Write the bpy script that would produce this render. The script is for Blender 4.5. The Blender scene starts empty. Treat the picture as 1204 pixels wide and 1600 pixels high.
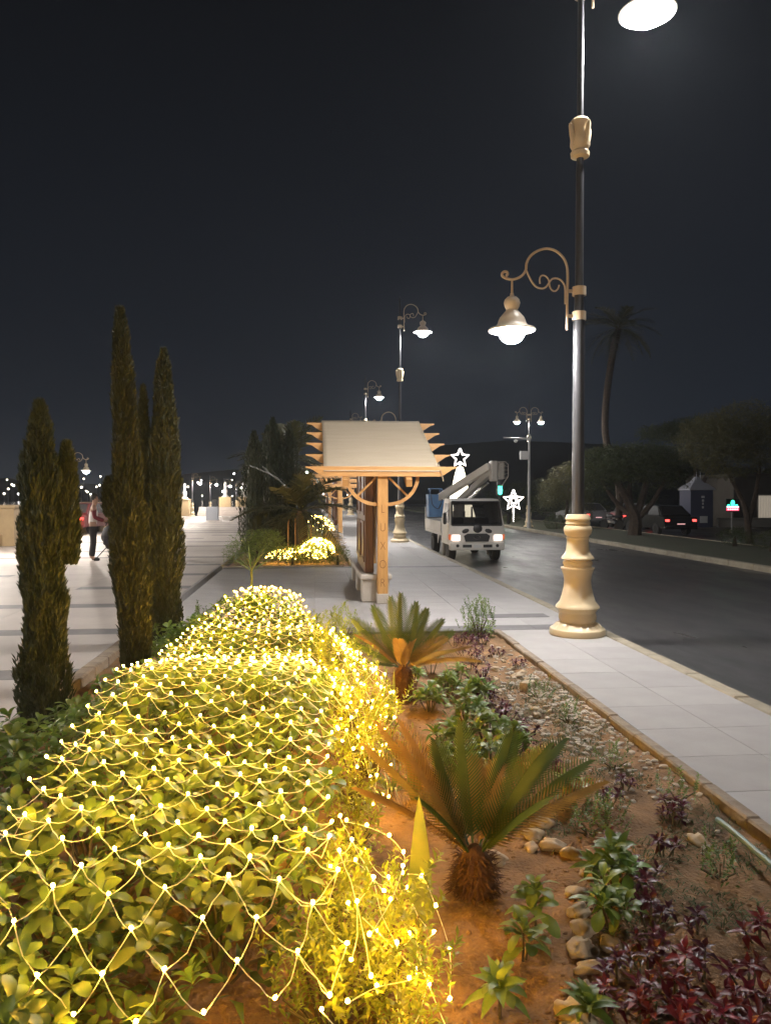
import bpy, bmesh, math, random
from mathutils import Vector, Matrix, Euler, noise

PI = math.pi
R = math.radians
random.seed(7)
rnd = random.random
uni = random.uniform
SC = bpy.context.scene
COL = SC.collection

# ---------------------------------------------------------------- camera
cam_d = bpy.data.cameras.new('camera')
cam = bpy.data.objects.new('camera', cam_d)
COL.objects.link(cam)
SC.camera = cam
cam.location = (0, 0, 1.8)
cam.rotation_euler = (R(90 - 1.29), 0, -math.atan(112 / 1200))
cam_d.sensor_fit = 'HORIZONTAL'
cam_d.sensor_width = 36
cam_d.lens = 36 * 1200 / 1204
cam_d.clip_end = 3000

# ---------------------------------------------------------------- night sky
W = bpy.data.worlds.new('World')
SC.world = W
W.use_nodes = True
nt = W.node_tree
bg = nt.nodes['Background']
tc = nt.nodes.new('ShaderNodeTexCoord')
sp = nt.nodes.new('ShaderNodeSeparateXYZ')
cr = nt.nodes.new('ShaderNodeValToRGB')
nt.links.new(tc.outputs['Generated'], sp.inputs[0])
nt.links.new(sp.outputs['Z'], cr.inputs[0])
e = cr.color_ramp.elements
e[0].position = 0.0
e[0].color = (0.0145, 0.0185, 0.026, 1)
e[1].position = 0.6
e[1].color = (0.0052, 0.0056, 0.0068, 1)
cr.color_ramp.elements.new(0.2).color = (0.0098, 0.0122, 0.0175, 1)
nt.links.new(cr.outputs[0], bg.inputs[0])
bg.inputs[1].default_value = 1.0

SC.view_settings.view_transform = 'Standard'
SC.view_settings.look = 'None'
SC.view_settings.gamma = 1
SC.view_settings.exposure = 0.0
SC.cycles.use_denoising = True
try:
    SC.cycles.denoiser = 'OPENIMAGEDENOISE'
except Exception:
    pass
SC.cycles.use_light_tree = True
SC.cycles.sample_clamp_indirect = 6
SC.cycles.max_bounces = 6
SC.cycles.caustics_reflective = False
SC.cycles.caustics_refractive = False
SC.cycles.blur_glossy = 0.5

# ---------------------------------------------------------------- materials
MATS = {}


def mat(name, c, rough=0.7, c2=None, scale=8.0, bump=0.0, bscale=None, metal=0.0, spec=0.5,
        rnd_v=0.0, transl=0.0, coords='Object', detail=6, emit=None, estr=0.0, rough2=None, stretch=None):
    m = bpy.data.materials.new(name)
    m.use_nodes = True
    t = m.node_tree
    b = t.nodes['Principled BSDF']
    b.inputs['Roughness'].default_value = rough
    b.inputs['Metallic'].default_value = metal
    b.inputs['Specular IOR Level'].default_value = spec
    b.inputs['Base Color'].default_value = (*c, 1)
    col = None
    if c2 is not None or bump or rough2 is not None:
        tcn = t.nodes.new('ShaderNodeTexCoord')
        src = tcn.outputs[coords]
        if stretch:
            mp = t.nodes.new('ShaderNodeMapping')
            mp.inputs['Scale'].default_value = stretch
            t.links.new(src, mp.inputs[0])
            src = mp.outputs[0]
    if c2 is not None:
        n = t.nodes.new('ShaderNodeTexNoise')
        n.inputs['Scale'].default_value = scale
        n.inputs['Detail'].default_value = detail
        n.inputs['Roughness'].default_value = 0.65
        t.links.new(src, n.inputs['Vector'])
        r_ = t.nodes.new('ShaderNodeValToRGB')
        r_.color_ramp.elements[0].position = 0.32
        r_.color_ramp.elements[1].position = 0.68
        r_.color_ramp.elements[0].color = (*c, 1)
        r_.color_ramp.elements[1].color = (*c2, 1)
        t.links.new(n.outputs['Fac'], r_.inputs[0])
        col = r_.outputs[0]
        if rough2 is not None:
            mr = t.nodes.new('ShaderNodeMapRange')
            mr.inputs['From Min'].default_value = 0.3
            mr.inputs['From Max'].default_value = 0.7
            mr.inputs['To Min'].default_value = rough
            mr.inputs['To Max'].default_value = rough2
            t.links.new(n.outputs['Fac'], mr.inputs['Value'])
            t.links.new(mr.outputs[0], b.inputs['Roughness'])
    if rnd_v:
        oi = t.nodes.new('ShaderNodeObjectInfo')
        hs = t.nodes.new('ShaderNodeHueSaturation')
        mr = t.nodes.new('ShaderNodeMapRange')
        mr.inputs['To Min'].default_value = 1 - rnd_v
        mr.inputs['To Max'].default_value = 1 + rnd_v
        t.links.new(oi.outputs['Random'], mr.inputs['Value'])
        t.links.new(mr.outputs[0], hs.inputs['Value'])
        if transl:
            mh = t.nodes.new('ShaderNodeMapRange')
            mh.inputs['To Min'].default_value = 0.485
            mh.inputs['To Max'].default_value = 0.515
            ml = t.nodes.new('ShaderNodeMath')
            ml.operation = 'FRACT'
            mm = t.nodes.new('ShaderNodeMath')
            mm.operation = 'MULTIPLY'
            mm.inputs[1].default_value = 7.31
            t.links.new(oi.outputs['Random'], mm.inputs[0])
            t.links.new(mm.outputs[0], ml.inputs[0])
            t.links.new(ml.outputs[0], mh.inputs['Value'])
            t.links.new(mh.outputs[0], hs.inputs['Hue'])
        if col is not None:
            t.links.new(col, hs.inputs['Color'])
        else:
            hs.inputs['Color'].default_value = (*c, 1)
        col = hs.outputs[0]
    if col is not None:
        t.links.new(col, b.inputs['Base Color'])
    if bump:
        n2 = t.nodes.new('ShaderNodeTexNoise')
        n2.inputs['Scale'].default_value = bscale or scale * 3
        n2.inputs['Detail'].default_value = 8
        t.links.new(src, n2.inputs['Vector'])
        bp = t.nodes.new('ShaderNodeBump')
        bp.inputs['Strength'].default_value = bump
        bp.inputs['Distance'].default_value = 0.02
        t.links.new(n2.outputs['Fac'], bp.inputs['Height'])
        t.links.new(bp.outputs[0], b.inputs['Normal'])
    if transl:
        tr = t.nodes.new('ShaderNodeBsdfTranslucent')
        mx = t.nodes.new('ShaderNodeMixShader')
        mx.inputs[0].default_value = transl
        if col is not None:
            t.links.new(col, tr.inputs[0])
        else:
            tr.inputs[0].default_value = (*c, 1)
        t.links.new(b.outputs[0], mx.inputs[1])
        t.links.new(tr.outputs[0], mx.inputs[2])
        t.links.new(mx.outputs[0], t.nodes['Material Output'].inputs[0])
    if emit is not None:
        b.inputs['Emission Color'].default_value = (*emit, 1)
        b.inputs['Emission Strength'].default_value = estr
    MATS[name] = m
    return m


def glass(name, c, rough=0.05):
    m = mat(name, c, rough, spec=0.8)
    b = m.node_tree.nodes['Principled BSDF']
    b.inputs['Transmission Weight'].default_value = 0.0
    b.inputs['Alpha'].default_value = 0.55
    return m


mat('ground', (0.035, 0.032, 0.028), 0.95, (0.05, 0.045, 0.036), 0.6)
mat('river', (0.004, 0.006, 0.009), 0.12, bump=0.25, bscale=1.5)
mat('asphalt', (0.042, 0.042, 0.044), 0.5, (0.075, 0.072, 0.071), 0.9, bump=0.28, bscale=120, spec=0.5,
    rough2=0.24, stretch=(1.0, 0.32, 1.0), detail=9)
mat('line_paint', (0.28, 0.27, 0.25), 0.6, (0.06, 0.06, 0.06), 5)
mat('paving', (0.30, 0.285, 0.275), 0.62, (0.37, 0.355, 0.345), 2.2, bump=0.12, bscale=60, rnd_v=0.05, coords='Object', rough2=0.8)
mat('paving_joint', (0.29, 0.275, 0.265), 0.95, (0.33, 0.315, 0.30), 5, bump=0.3, bscale=60)
mat('paving_dark', (0.105, 0.10, 0.10), 0.6, (0.15, 0.145, 0.145), 3, bump=0.15, bscale=60, rnd_v=0.1)
mat('promenade_pale', (0.36, 0.315, 0.285), 0.6, (0.44, 0.39, 0.35), 1.2, bump=0.12, bscale=40, rnd_v=0.06)
mat('kerbstone', (0.34, 0.30, 0.22), 0.75, (0.24, 0.205, 0.15), 4, bump=0.3, bscale=40, rnd_v=0.12)
mat('edging', (0.33, 0.265, 0.195), 0.85, (0.20, 0.155, 0.11), 6, bump=0.5, bscale=30, rnd_v=0.15)
mat('soil', (0.38, 0.215, 0.10), 0.95, (0.115, 0.072, 0.04), 3.0, bump=0.9, bscale=55, detail=10)
mat('grass', (0.05, 0.075, 0.02), 0.8, (0.09, 0.11, 0.035), 9)
mat('median_soil', (0.06, 0.055, 0.035), 0.95, (0.035, 0.05, 0.02), 2, bump=0.6, bscale=20)
mat('cream', (0.74, 0.61, 0.40), 0.3, (0.68, 0.55, 0.35), 3, bump=0.08, bscale=25)
mat('cream_bracket', (0.55, 0.44, 0.30), 0.45)
mat('pole_paint', (0.035, 0.036, 0.04), 0.34, spec=0.6, c2=(0.05, 0.05, 0.055), scale=5)
mat('lamp_shade', (0.66, 0.56, 0.42), 0.4)
mat('lamp_under', (0.8, 0.8, 0.78), 0.4)
mat('wood', (0.62, 0.35, 0.12), 0.5, (0.46, 0.235, 0.075), 3, bump=0.15, bscale=16, stretch=(6, 6, 0.7))
mat('wood_beam', (0.62, 0.35, 0.13), 0.5, (0.48, 0.25, 0.085), 3, bump=0.15, bscale=16, stretch=(0.7, 6, 6))
mat('wood_dark', (0.15, 0.06, 0.032), 0.42, (0.085, 0.034, 0.018), 4, bump=0.12, bscale=16, stretch=(6, 6, 0.7))
mat('carved', (0.16, 0.065, 0.02), 0.8)
mat('sheet', (0.50, 0.41, 0.29), 0.7, (0.55, 0.46, 0.335), 2.2, bump=0.1, bscale=12, stretch=(0.6, 4, 4))
mat('bench_stone', (0.50, 0.46, 0.41), 0.7, (0.40, 0.365, 0.32), 3, bump=0.25, bscale=40)
LEAF = dict(rough=0.42, transl=0.28)
mat('leaf_hedge', (0.10, 0.17, 0.032), c2=(0.155, 0.22, 0.045), scale=18, rnd_v=0.35, **LEAF)
mat('leaf_gold', (0.30, 0.33, 0.035), c2=(0.22, 0.28, 0.03), scale=14, rnd_v=0.3, **LEAF)
mat('leaf_cycad', (0.07, 0.115, 0.03), c2=(0.095, 0.14, 0.035), scale=10, rnd_v=0.2, **LEAF)
mat('leaf_netlit_copper', (0.42, 0.27, 0.085), c2=(0.30, 0.19, 0.06), scale=10, rnd_v=0.15, **LEAF)  # net lights' orange glow put into the frond colour; also the copper bush's own colour
mat('leaf_rosette', (0.19, 0.27, 0.055), c2=(0.13, 0.21, 0.04), scale=14, rnd_v=0.25, **LEAF)
mat('leaf_red', (0.12, 0.018, 0.028), c2=(0.065, 0.012, 0.022), scale=16, rnd_v=0.4, **LEAF)
mat('leaf_scarlet', (0.19, 0.016, 0.014), c2=(0.10, 0.011, 0.013), scale=16, rnd_v=0.3, **LEAF)
mat('leaf_spiky', (0.20, 0.24, 0.07), c2=(0.13, 0.18, 0.05), scale=10, rnd_v=0.2, **LEAF)
mat('leaf_blade', (0.24, 0.25, 0.07), c2=(0.17, 0.21, 0.055), scale=6, **LEAF)
mat('leaf_cypress', (0.026, 0.040, 0.017), 0.6, c2=(0.046, 0.054, 0.024), scale=7, rnd_v=0.15, transl=0.12)
mat('leaf_tree', (0.040, 0.060, 0.018), c2=(0.075, 0.085, 0.026), scale=2.5, **LEAF)
mat('leaf_tree_olive', (0.085, 0.085, 0.03), c2=(0.13, 0.12, 0.045), scale=2.0, **LEAF)
mat('leaf_palm', (0.05, 0.058, 0.024), c2=(0.08, 0.075, 0.032), scale=2.5, **LEAF)
mat('bark', (0.075, 0.052, 0.036), 0.95, (0.035, 0.025, 0.018), 9, bump=0.8, bscale=30)
mat('stem', (0.12, 0.095, 0.04), 0.8, (0.08, 0.06, 0.03), 10)
mat('cycad_trunk', (0.16, 0.075, 0.03), 0.95, (0.08, 0.035, 0.015), 20, bump=0.6, bscale=60)
mat('stone', (0.52, 0.42, 0.29), 0.85, (0.36, 0.275, 0.18), 9, bump=0.5, bscale=25, rnd_v=0.2)
mat('pebble', (0.62, 0.56, 0.47), 0.8, (0.42, 0.37, 0.30), 30)
mat('wire', (0.86, 0.82, 0.68), 0.4, transl=0.35)
mat('bulb', (0.9, 0.8, 0.5), 0.3, emit=(1.0, 0.50, 0.036), estr=660)
mat('bulb_far', (0.9, 0.8, 0.5), 0.3, emit=(1.0, 0.62, 0.13), estr=42)
mat('socket', (0.72, 0.68, 0.55), 0.4)
mat('globe', (1, 1, 1), 0.3, emit=(1.0, 0.965, 0.935), estr=820)
mat('globe_high', (1, 1, 1), 0.3, emit=(1.0, 0.97, 0.96), estr=1300)
mat('globe_far', (1, 1, 1), 0.3, emit=(1.0, 0.95, 0.90), estr=900)
mat('globe_prom', (1, 1, 1), 0.3, emit=(1.0, 0.90, 0.80), estr=3400)
mat('globe_city', (1, 1, 1), 0.3, emit=(1.0, 0.88, 0.70), estr=7)
mat('globe_city_white', (1, 1, 1), 0.3, emit=(1.0, 0.96, 0.95), estr=9)
mat('globe_violet', (1, 1, 1), 0.3, emit=(0.9, 0.25, 0.8), estr=6)
mat('star_tube', (1, 1, 1), 0.3, emit=(1.0, 0.90, 0.84), estr=5)
mat('tree_lights', (1, 1, 1), 0.3, emit=(1.0, 0.88, 0.62), estr=3.2)
mat('truck_white', (0.68, 0.66, 0.62), 0.35, (0.60, 0.575, 0.53), 2.5, rough2=0.5)
mat('truck_grey', (0.40, 0.385, 0.36), 0.45, (0.33, 0.315, 0.29), 4)
mat('black_plastic', (0.018, 0.018, 0.02), 0.5)
mat('tyre', (0.02, 0.02, 0.02), 0.85, (0.035, 0.033, 0.03), 10, bump=0.3)
mat('rim', (0.3, 0.3, 0.3), 0.4, metal=0.6)
mat('bucket_blue', (0.10, 0.24, 0.48), 0.5, (0.07, 0.17, 0.36), 3)
mat('chrome', (0.7, 0.7, 0.7), 0.2, metal=1.0)
mat('grille', (0.03, 0.03, 0.032), 0.4)
mat('head_light', (0.8, 0.75, 0.7), 0.15, emit=(1.0, 0.80, 0.70), estr=1.6)
mat('turn_light', (0.7, 0.2, 0.08), 0.2, emit=(1.0, 0.25, 0.12), estr=0.35)
mat('tail_light', (0.5, 0.02, 0.02), 0.2, emit=(1.0, 0.06, 0.05), estr=5)
mat('plate', (0.6, 0.6, 0.6), 0.4)
mat('plate_lit', (0.8, 0.6, 0.6), 0.4, emit=(1.0, 0.5, 0.5), estr=0.9)
glass('window_glass', (0.012, 0.013, 0.015))
mat('car_black', (0.012, 0.012, 0.014), 0.25, spec=0.6)
mat('car_silver', (0.25, 0.25, 0.26), 0.3, metal=0.3)
mat('car_red', (0.10, 0.015, 0.015), 0.3)
mat('signal_green', (0.1, 0.6, 0.4), 0.3, emit=(0.05, 1.0, 0.55), estr=9)
mat('neon_green', (0.1, 0.6, 0.4), 0.3, emit=(0.04, 0.9, 0.5), estr=4)
mat('neon_red', (0.6, 0.05, 0.08), 0.3, emit=(1.0, 0.08, 0.14), estr=2.2)
mat('neon_white', (0.8, 0.8, 0.8), 0.3, emit=(0.9, 0.95, 1.0), estr=2.0)
mat('galv', (0.46, 0.46, 0.46), 0.45, (0.38, 0.38, 0.38), 5)
mat('white_box', (0.75, 0.74, 0.72), 0.4)
mat('parapet', (0.42, 0.31, 0.17), 0.8, (0.34, 0.25, 0.14), 2, bump=0.2, bscale=20)
mat('finial_white', (0.75, 0.73, 0.7), 0.5)
mat('bin_grey', (0.30, 0.32, 0.36), 0.5)
mat('kiosk_blue', (0.06, 0.065, 0.11), 0.6)
mat('kiosk_roof', (0.34, 0.35, 0.40), 0.5)
mat('wall_dark', (0.10, 0.09, 0.075), 0.9, (0.07, 0.06, 0.05), 1)
mat('wall_pale', (0.33, 0.31, 0.27), 0.85, (0.26, 0.245, 0.21), 1.5)
mat('door_lit', (0.5, 0.45, 0.38), 0.6, emit=(1.0, 0.87, 0.70), estr=0.22)
mat('skin', (0.30, 0.17, 0.11), 0.6)
mat('cloth_white', (0.60, 0.57, 0.55), 0.85)
mat('cloth_black', (0.018, 0.016, 0.018), 0.9)
mat('cloth_red', (0.12, 0.015, 0.02), 0.9)
mat('hair', (0.012, 0.010, 0.009), 0.6)
mat('bag', (0.016, 0.017, 0.021), 0.7)
mat('hose', (0.10, 0.17, 0.14), 0.5)
mat('paper', (0.62, 0.6, 0.57), 0.8)
mat('hill', (0.03, 0.028, 0.026), 1.0)


# ---------------------------------------------------------------- mesh helpers
class MB:
    def __init__(s):
        s.v = []
        s.f = []

    def add(s, vs, fs, M=None):
        o = len(s.v)
        if M is not None:
            vs = [M @ Vector(p) for p in vs]
        s.v.extend([tuple(p) for p in vs])
        s.f.extend([tuple(i + o for i in q) for q in fs])
        return s

    def box(s, x0, x1, y0, y1, z0, z1, M=None):
        vs = [(x0, y0, z0), (x1, y0, z0), (x1, y1, z0), (x0, y1, z0), (x0, y0, z1), (x1, y0, z1), (x1, y1, z1), (x0, y1, z1)]
        return s.add(vs, [(3, 2, 1, 0), (4, 5, 6, 7), (0, 1, 5, 4), (1, 2, 6, 5), (2, 3, 7, 6), (3, 0, 4, 7)], M)

    def cbox(s, x0, x1, y0, y1, z0, z1, b=0.02, M=None, seg=1):
        bm = bmesh.new()
        bmesh.ops.create_cube(bm, size=1)
        for v in bm.verts:
            v.co = ((x0 + x1) / 2 + v.co.x * (x1 - x0), (y0 + y1) / 2 + v.co.y * (y1 - y0), (z0 + z1) / 2 + v.co.z * (z1 - z0))
        b = min(b, 0.45 * min(abs(x1 - x0), abs(y1 - y0), abs(z1 - z0)))
        bmesh.ops.bevel(bm, geom=bm.edges[:], offset=b, segments=seg, affect='EDGES', profile=0.5)
        bm.verts.index_update()
        s.add([v.co.copy() for v in bm.verts], [[v.index for v in f.verts] for f in bm.faces], M)
        bm.free()
        return s

    def tube(s, pts, rad, n=8, cap=True, M=None):
        pts = [Vector(p) for p in pts]
        if not isinstance(rad, (list, tuple)):
            rad = [rad] * len(pts)
        vs, fs = [], []
        ref = None
        for i, p in enumerate(pts):
            d = (pts[min(i + 1, len(pts) - 1)] - pts[max(i - 1, 0)])
            d = d.normalized() if d.length > 1e-9 else Vector((0, 0, 1))
            if ref is None:
                ref = d.orthogonal().normalized()
            ref = (ref - d * ref.dot(d))
            ref = ref.normalized() if ref.length > 1e-6 else d.orthogonal().normalized()
            b = d.cross(ref)
            for k in range(n):
                a = 2 * PI * k / n
                vs.append(p + (ref * math.cos(a) + b * math.sin(a)) * rad[i])
        for i in range(len(pts) - 1):
            for k in range(n):
                k2 = (k + 1) % n
                fs.append((i * n + k, i * n + k2, (i + 1) * n + k2, (i + 1) * n + k))
        if cap:
            fs.append(tuple(range(n - 1, -1, -1)))
            fs.append(tuple(range((len(pts) - 1) * n, len(pts) * n)))
        return s.add(vs, fs, M)

    def lathe(s, prof, n=24, M=None, mod=None, cap=True):
        vs, fs = [], []
        for i, (r, z) in enumerate(prof):
            for k in range(n):
                a = 2 * PI * k / n
                q = r
                if mod and i in mod:
                    am, fr = mod[i]
                    q = r * (1 + am * math.cos(a * fr))
                vs.append((q * math.cos(a), q * math.sin(a), z))
        for i in range(len(prof) - 1):
            for k in range(n):
                k2 = (k + 1) % n
                fs.append((i * n + k, i * n + k2, (i + 1) * n + k2, (i + 1) * n + k))
        if cap:
            fs.append(tuple(range(n - 1, -1, -1)))
            fs.append(tuple(range((len(prof) - 1) * n, len(prof) * n)))
        return s.add(vs, fs, M)

    def prism(s, poly, t0, t1, axis='y', M=None):
        # polygon in (x, z) extruded along y; or (y, z) along x; or (x, y) along z
        n = len(poly)
        mk = {'y': lambda a, b, t: (a, t, b), 'x': lambda a, b, t: (t, a, b), 'z': lambda a, b, t: (a, b, t)}[axis]
        vs = [mk(a, b, t0) for a, b in poly] + [mk(a, b, t1) for a, b in poly]
        fs = [tuple(range(n)), tuple(range(2 * n - 1, n - 1, -1))] + [(i, i + n, (i + 1) % n + n, (i + 1) % n) for i in range(n)]
        return s.add(vs, fs, M)

    def ico(s, c, r, sub=1, sq=(1, 1, 1), jit=0.0, M=None):
        bm = bmesh.new()
        bmesh.ops.create_icosphere(bm, subdivisions=sub, radius=1)
        bm.verts.index_update()
        vs = []
        for v in bm.verts:
            k = 1 + (jit * (noise.noise(Vector(v.co) * 1.3 + Vector(c) * 3.7)) * 2 if jit else 0)
            vs.append((c[0] + v.co.x * r * sq[0] * k, c[1] + v.co.y * r * sq[1] * k, c[2] + v.co.z * r * sq[2] * k))
        s.add(vs, [[v.index for v in f.verts] for f in bm.faces], M)
        bm.free()
        return s

    def leaf(s, M, L, Wd, bend=0.3, fold=0.25, segs=3, shape=0.55, tip=0.0, ob=False):
        # an obovate leaf along +x, normal +z, folded along its midrib
        vs, fs = [], []
        OBO = ((0, .09), (.28, .34), (.52, .74), (.76, 1.0), (.93, .74), (1, .26))
        if ob:
            segs = 5
        for i in range(segs + 1):
            t = i / segs
            if ob:
                t, w = OBO[i][0], OBO[i][1] * Wd * .5
            else:
                w = Wd * 0.5 * (max(0.0, math.sin(PI * min(1, t ** (shape * 1.3) * 0.96 + 0.04))) ** 0.8) if i < segs else Wd * tip
            if i == 0 and not ob:
                w = Wd * 0.07
            a = bend * t
            x = L * t * math.cos(a * 0.6)
            z = -L * t * math.sin(a) * t
            vs += [(x, -w, z + w * fold), (x, 0, z), (x, w, z + w * fold)]
        for i in range(segs):
            o = i * 3
            fs += [(o, o + 3, o + 4, o + 1), (o + 1, o + 4, o + 5, o + 2)]
        return s.add(vs, fs, M)

    def mesh(s, name, m=None, smooth=False, angle=0.6):
        me = bpy.data.meshes.new(name)
        me.from_pydata(s.v, [], s.f)
        if m:
            me.materials.append(MATS[m] if isinstance(m, str) else m)
        if smooth:
            me.shade_smooth()
            if angle:
                me.set_sharp_from_angle(angle=angle)
        me.update()
        return me

    def build(s, name, m, parent=None, smooth=False, loc=(0, 0, 0), rot=(0, 0, 0), angle=0.6):
        return obj(name, s.mesh(name, m, smooth, angle), parent, loc, rot)


def obj(name, me, parent=None, loc=(0, 0, 0), rot=(0, 0, 0), sc=None):
    o = bpy.data.objects.new(name, me)
    COL.objects.link(o)
    o.location = loc
    o.rotation_euler = rot
    if sc is not None:
        o.scale = (sc, sc, sc) if not hasattr(sc, '__len__') else sc
    o.parent = parent
    return o


def tag(o, label=None, cat=None, group=None, kind=None):
    if label:
        o['label'] = label
    if cat:
        o['category'] = cat
    if group:
        o['group'] = group
    if kind:
        o['kind'] = kind
    return o


def thing(name, label, cat, loc=(0, 0, 0), rz=0, group=None, sc=None):
    o = obj(name, None, None, loc, (0, 0, rz), sc)
    return tag(o, label, cat, group)


def copy_tree(o, parent=None):
    c = o.copy()
    COL.objects.link(c)
    c.parent = parent
    for ch in [x for x in KIDS.get(o.name, [])]:
        copy_tree(ch, c)
    return c


KIDS = {}


def remember(root):
    KIDS.clear()
    for o in COL.objects:
        if o.parent:
            KIDS.setdefault(o.parent.name, []).append(o)


def MM(loc, rz=0, ry=0, rx=0, sc=1.0):
    return Matrix.Translation(loc) @ Euler((rx, ry, rz), 'XYZ').to_matrix().to_4x4() @ Matrix.Scale(sc, 4)


def aim(loc, d, roll=0.0, sc=1.0):
    # matrix whose +x points along d and whose +z leans upward
    d = Vector(d).normalized()
    up = Vector((0, 0, 1))
    if abs(d.z) > 0.98:
        up = Vector((1, 0, 0))
    y = up.cross(d).normalized()
    z = d.cross(y)
    Rm = Matrix((d, y, z)).transposed().to_4x4()
    return Matrix.Translation(loc) @ Rm @ Matrix.Rotation(roll, 4, 'X') @ Matrix.Scale(sc, 4)


def sm(a, b, x):
    t = max(0, min(1, (x - a) / (b - a)))
    return t * t * (3 - 2 * t)

# ================================================================ SETTING
def sheet(name, x0, x1, y0, y1, z, m, kind='structure'):
    o = MB().add([(x0, y0, z), (x1, y0, z), (x1, y1, z), (x0, y1, z)], [(0, 1, 2, 3)]).build(name, m)
    return tag(o, kind=kind)


sheet('ground', -1500, 1500, -1500, 1500, -0.6, 'ground')
sheet('river', -700, -11.6, -400, 900, -0.55, 'river')
road = tag(MB().box(3.8, 11.25, -30, 160, -0.5, -0.125).build('road', 'asphalt'), kind='structure')
tag(MB().box(15.6, 25, -30, 160, -0.5, -0.13).build('service_road', 'asphalt'), kind='structure')
for k in range(9):                                        # worn lane dashes
    MB().add([(7.45, 0, 0), (7.55, 0, 0), (7.55, 2.2, 0), (7.45, 2.2, 0)], [(0, 1, 2, 3)]).build(
        'lane_marking', 'line_paint', road, loc=(0, 27 + k * 6.5, -0.121))


def slab_mesh(name, w, l, t, m, b=0.003):
    return MB().cbox(-w / 2, w / 2, -l / 2, l / 2, -t, 0, b).mesh(name, m)


# --- roadside pavement: near strip, the plaza with the pergola, far strip
side = tag(MB().box(2.45, 3.70, -20, 10.0, -0.4, -0.006).box(-2.2, 3.70, 10.0, 19.2, -0.4, -0.006).box(0.95, 3.70, 19.2, 130, -0.4, -0.006)
           .build('sidewalk', 'paving_joint'), kind='structure')
J = 0.0022
SLAB = slab_mesh('slab', 0.617 - J, 0.62 - J, 0.03, 'paving')
SLABD = slab_mesh('slab', 0.617 - J, 0.38 - J, 0.03, 'paving_dark')
BIG = slab_mesh('slab', 0.7375 - J, 0.74 - J, 0.03, 'paving')
BIGD = slab_mesh('slab', 0.7375 - J, 0.36 - J, 0.03, 'paving_dark')


def lay(me, x, y, parent, jit=0.0008):
    o = obj('slab', me, parent, (x, y, uni(-jit, jit)), (uni(-.0012, .0012), uni(-.0012, .0012), 0))
    return o


for i in range(14):
    for j in range(2):
        lay(SLAB, 2.465 + 0.617 * (j + .5), 1.30 + 0.62 * (i + .5), side)
for j in range(8):
    lay(BIGD, -2.2 + 0.7375 * (j + .5), 10.17, side)
    lay(BIGD, -2.2 + 0.7375 * (j + .5), 19.02, side)
    for i in range(11):
        lay(BIG, -2.2 + 0.7375 * (j + .5), 10.36 + 0.77 * (i + .5), side).scale.y = 0.77 / 0.74
for j in range(4):
    for i in range(18):
        o = lay(BIG, 0.97 + 0.6825 * (j + .5), 19.22 + 0.76 * (i + .5), side)
        o.scale = (0.6825 / 0.7375, 0.76 / 0.74, 1)
tag(MB().box(-0.5, 0.5, -0.16, 0.16, -0.01, 0.004).build('drain_cover', 'paving_dark', side, loc=(2.95, 11.15, 0.001)))

# --- riverside promenade with dark bands
prom = tag(MB().box(-10.9, -2.36, -20, 66, -0.4, -0.006).build('promenade', 'paving_joint'), kind='structure')
PW = 2.11
PP = slab_mesh('slab', PW - J, 2.0 - J, 0.03, 'promenade_pale')
PD = slab_mesh('slab', PW - J, 0.42 - J, 0.03, 'paving_dark')
PL = slab_mesh('slab', PW - J, 0.42 - J, 0.03, 'promenade_pale')
for i in range(25):
    y = 3.3 + 2.43 * i
    for j in range(4):
        x = -10.85 + PW * (j + .5)
        if abs(x) * 0.8 + 2 > y + 6 and y < 5:
            continue
        lay(PP, x, y + 1.0, prom)
        lay(PD if (rnd() < 0.72 or y < 12) else PL, x, y + 2.215, prom)

# --- kerbs
kerb = tag(MB().box(3.70, 3.80, -20, 130, -0.4, -0.14).build('kerb', 'kerbstone'), kind='structure')
KS = MB().cbox(3.705, 3.87, -0.447, 0.447, -0.2, 0.006, 0.018).mesh('kerbstone', 'kerbstone')
for i in range(62):
    obj('kerbstone', KS, kerb, (uni(-.004, .004), 2.4 + i * 0.9, uni(-.003, .003)))
fk = tag(MB().box(11.2, 11.3, -20, 130, -0.4, -0.14).build('median_kerb', 'kerbstone'), kind='structure')
KF = MB().cbox(11.15, 11.36, -0.595, 0.595, -0.2, 0.02, 0.02).mesh('kerbstone', 'kerbstone')
for i in range(52):
    obj('kerbstone', KF, fk, (uni(-.004, .004), 12 + i * 1.2, uni(-.003, .003)))
tag(MB().box(11.34, 15.5, -20, 120, -0.4, 0.0).build('median', 'median_soil'), kind='structure')
tag(MB().box(15.45, 15.6, -20, 120, -0.4, 0.02).build('median_far_kerb', 'kerbstone'), kind='structure')
tag(MB().box(25, 60, -20, 120, -0.4, -0.02).build('far_pavement', 'wall_dark'), kind='structure')


# --- planting beds
def soil_z(x, y):
    return -0.05 + 0.03 * noise.noise(Vector((x * 1.7, y * 1.7, 0.3))) + 0.014 * noise.noise(Vector((x * 7, y * 7, 1.3))) + 0.006 * noise.noise(Vector((x * 23, y * 23, 4.3)))


def soil(name, x0, x1, y0, y1, st):
    nx, ny = int((x1 - x0) / st) + 1, int((y1 - y0) / st) + 1
    m = MB()
    m.v = [(x0 + (x1 - x0) * i / (nx - 1), y0 + (y1 - y0) * j / (ny - 1),
            soil_z(x0 + (x1 - x0) * i / (nx - 1), y0 + (y1 - y0) * j / (ny - 1))) for j in range(ny) for i in range(nx)]
    m.f = [(j * nx + i, j * nx + i + 1, (j + 1) * nx + i + 1, (j + 1) * nx + i) for j in range(ny - 1) for i in range(nx - 1)]
    return tag(m.build(name, 'soil', smooth=True, angle=0), kind='structure')


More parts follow.
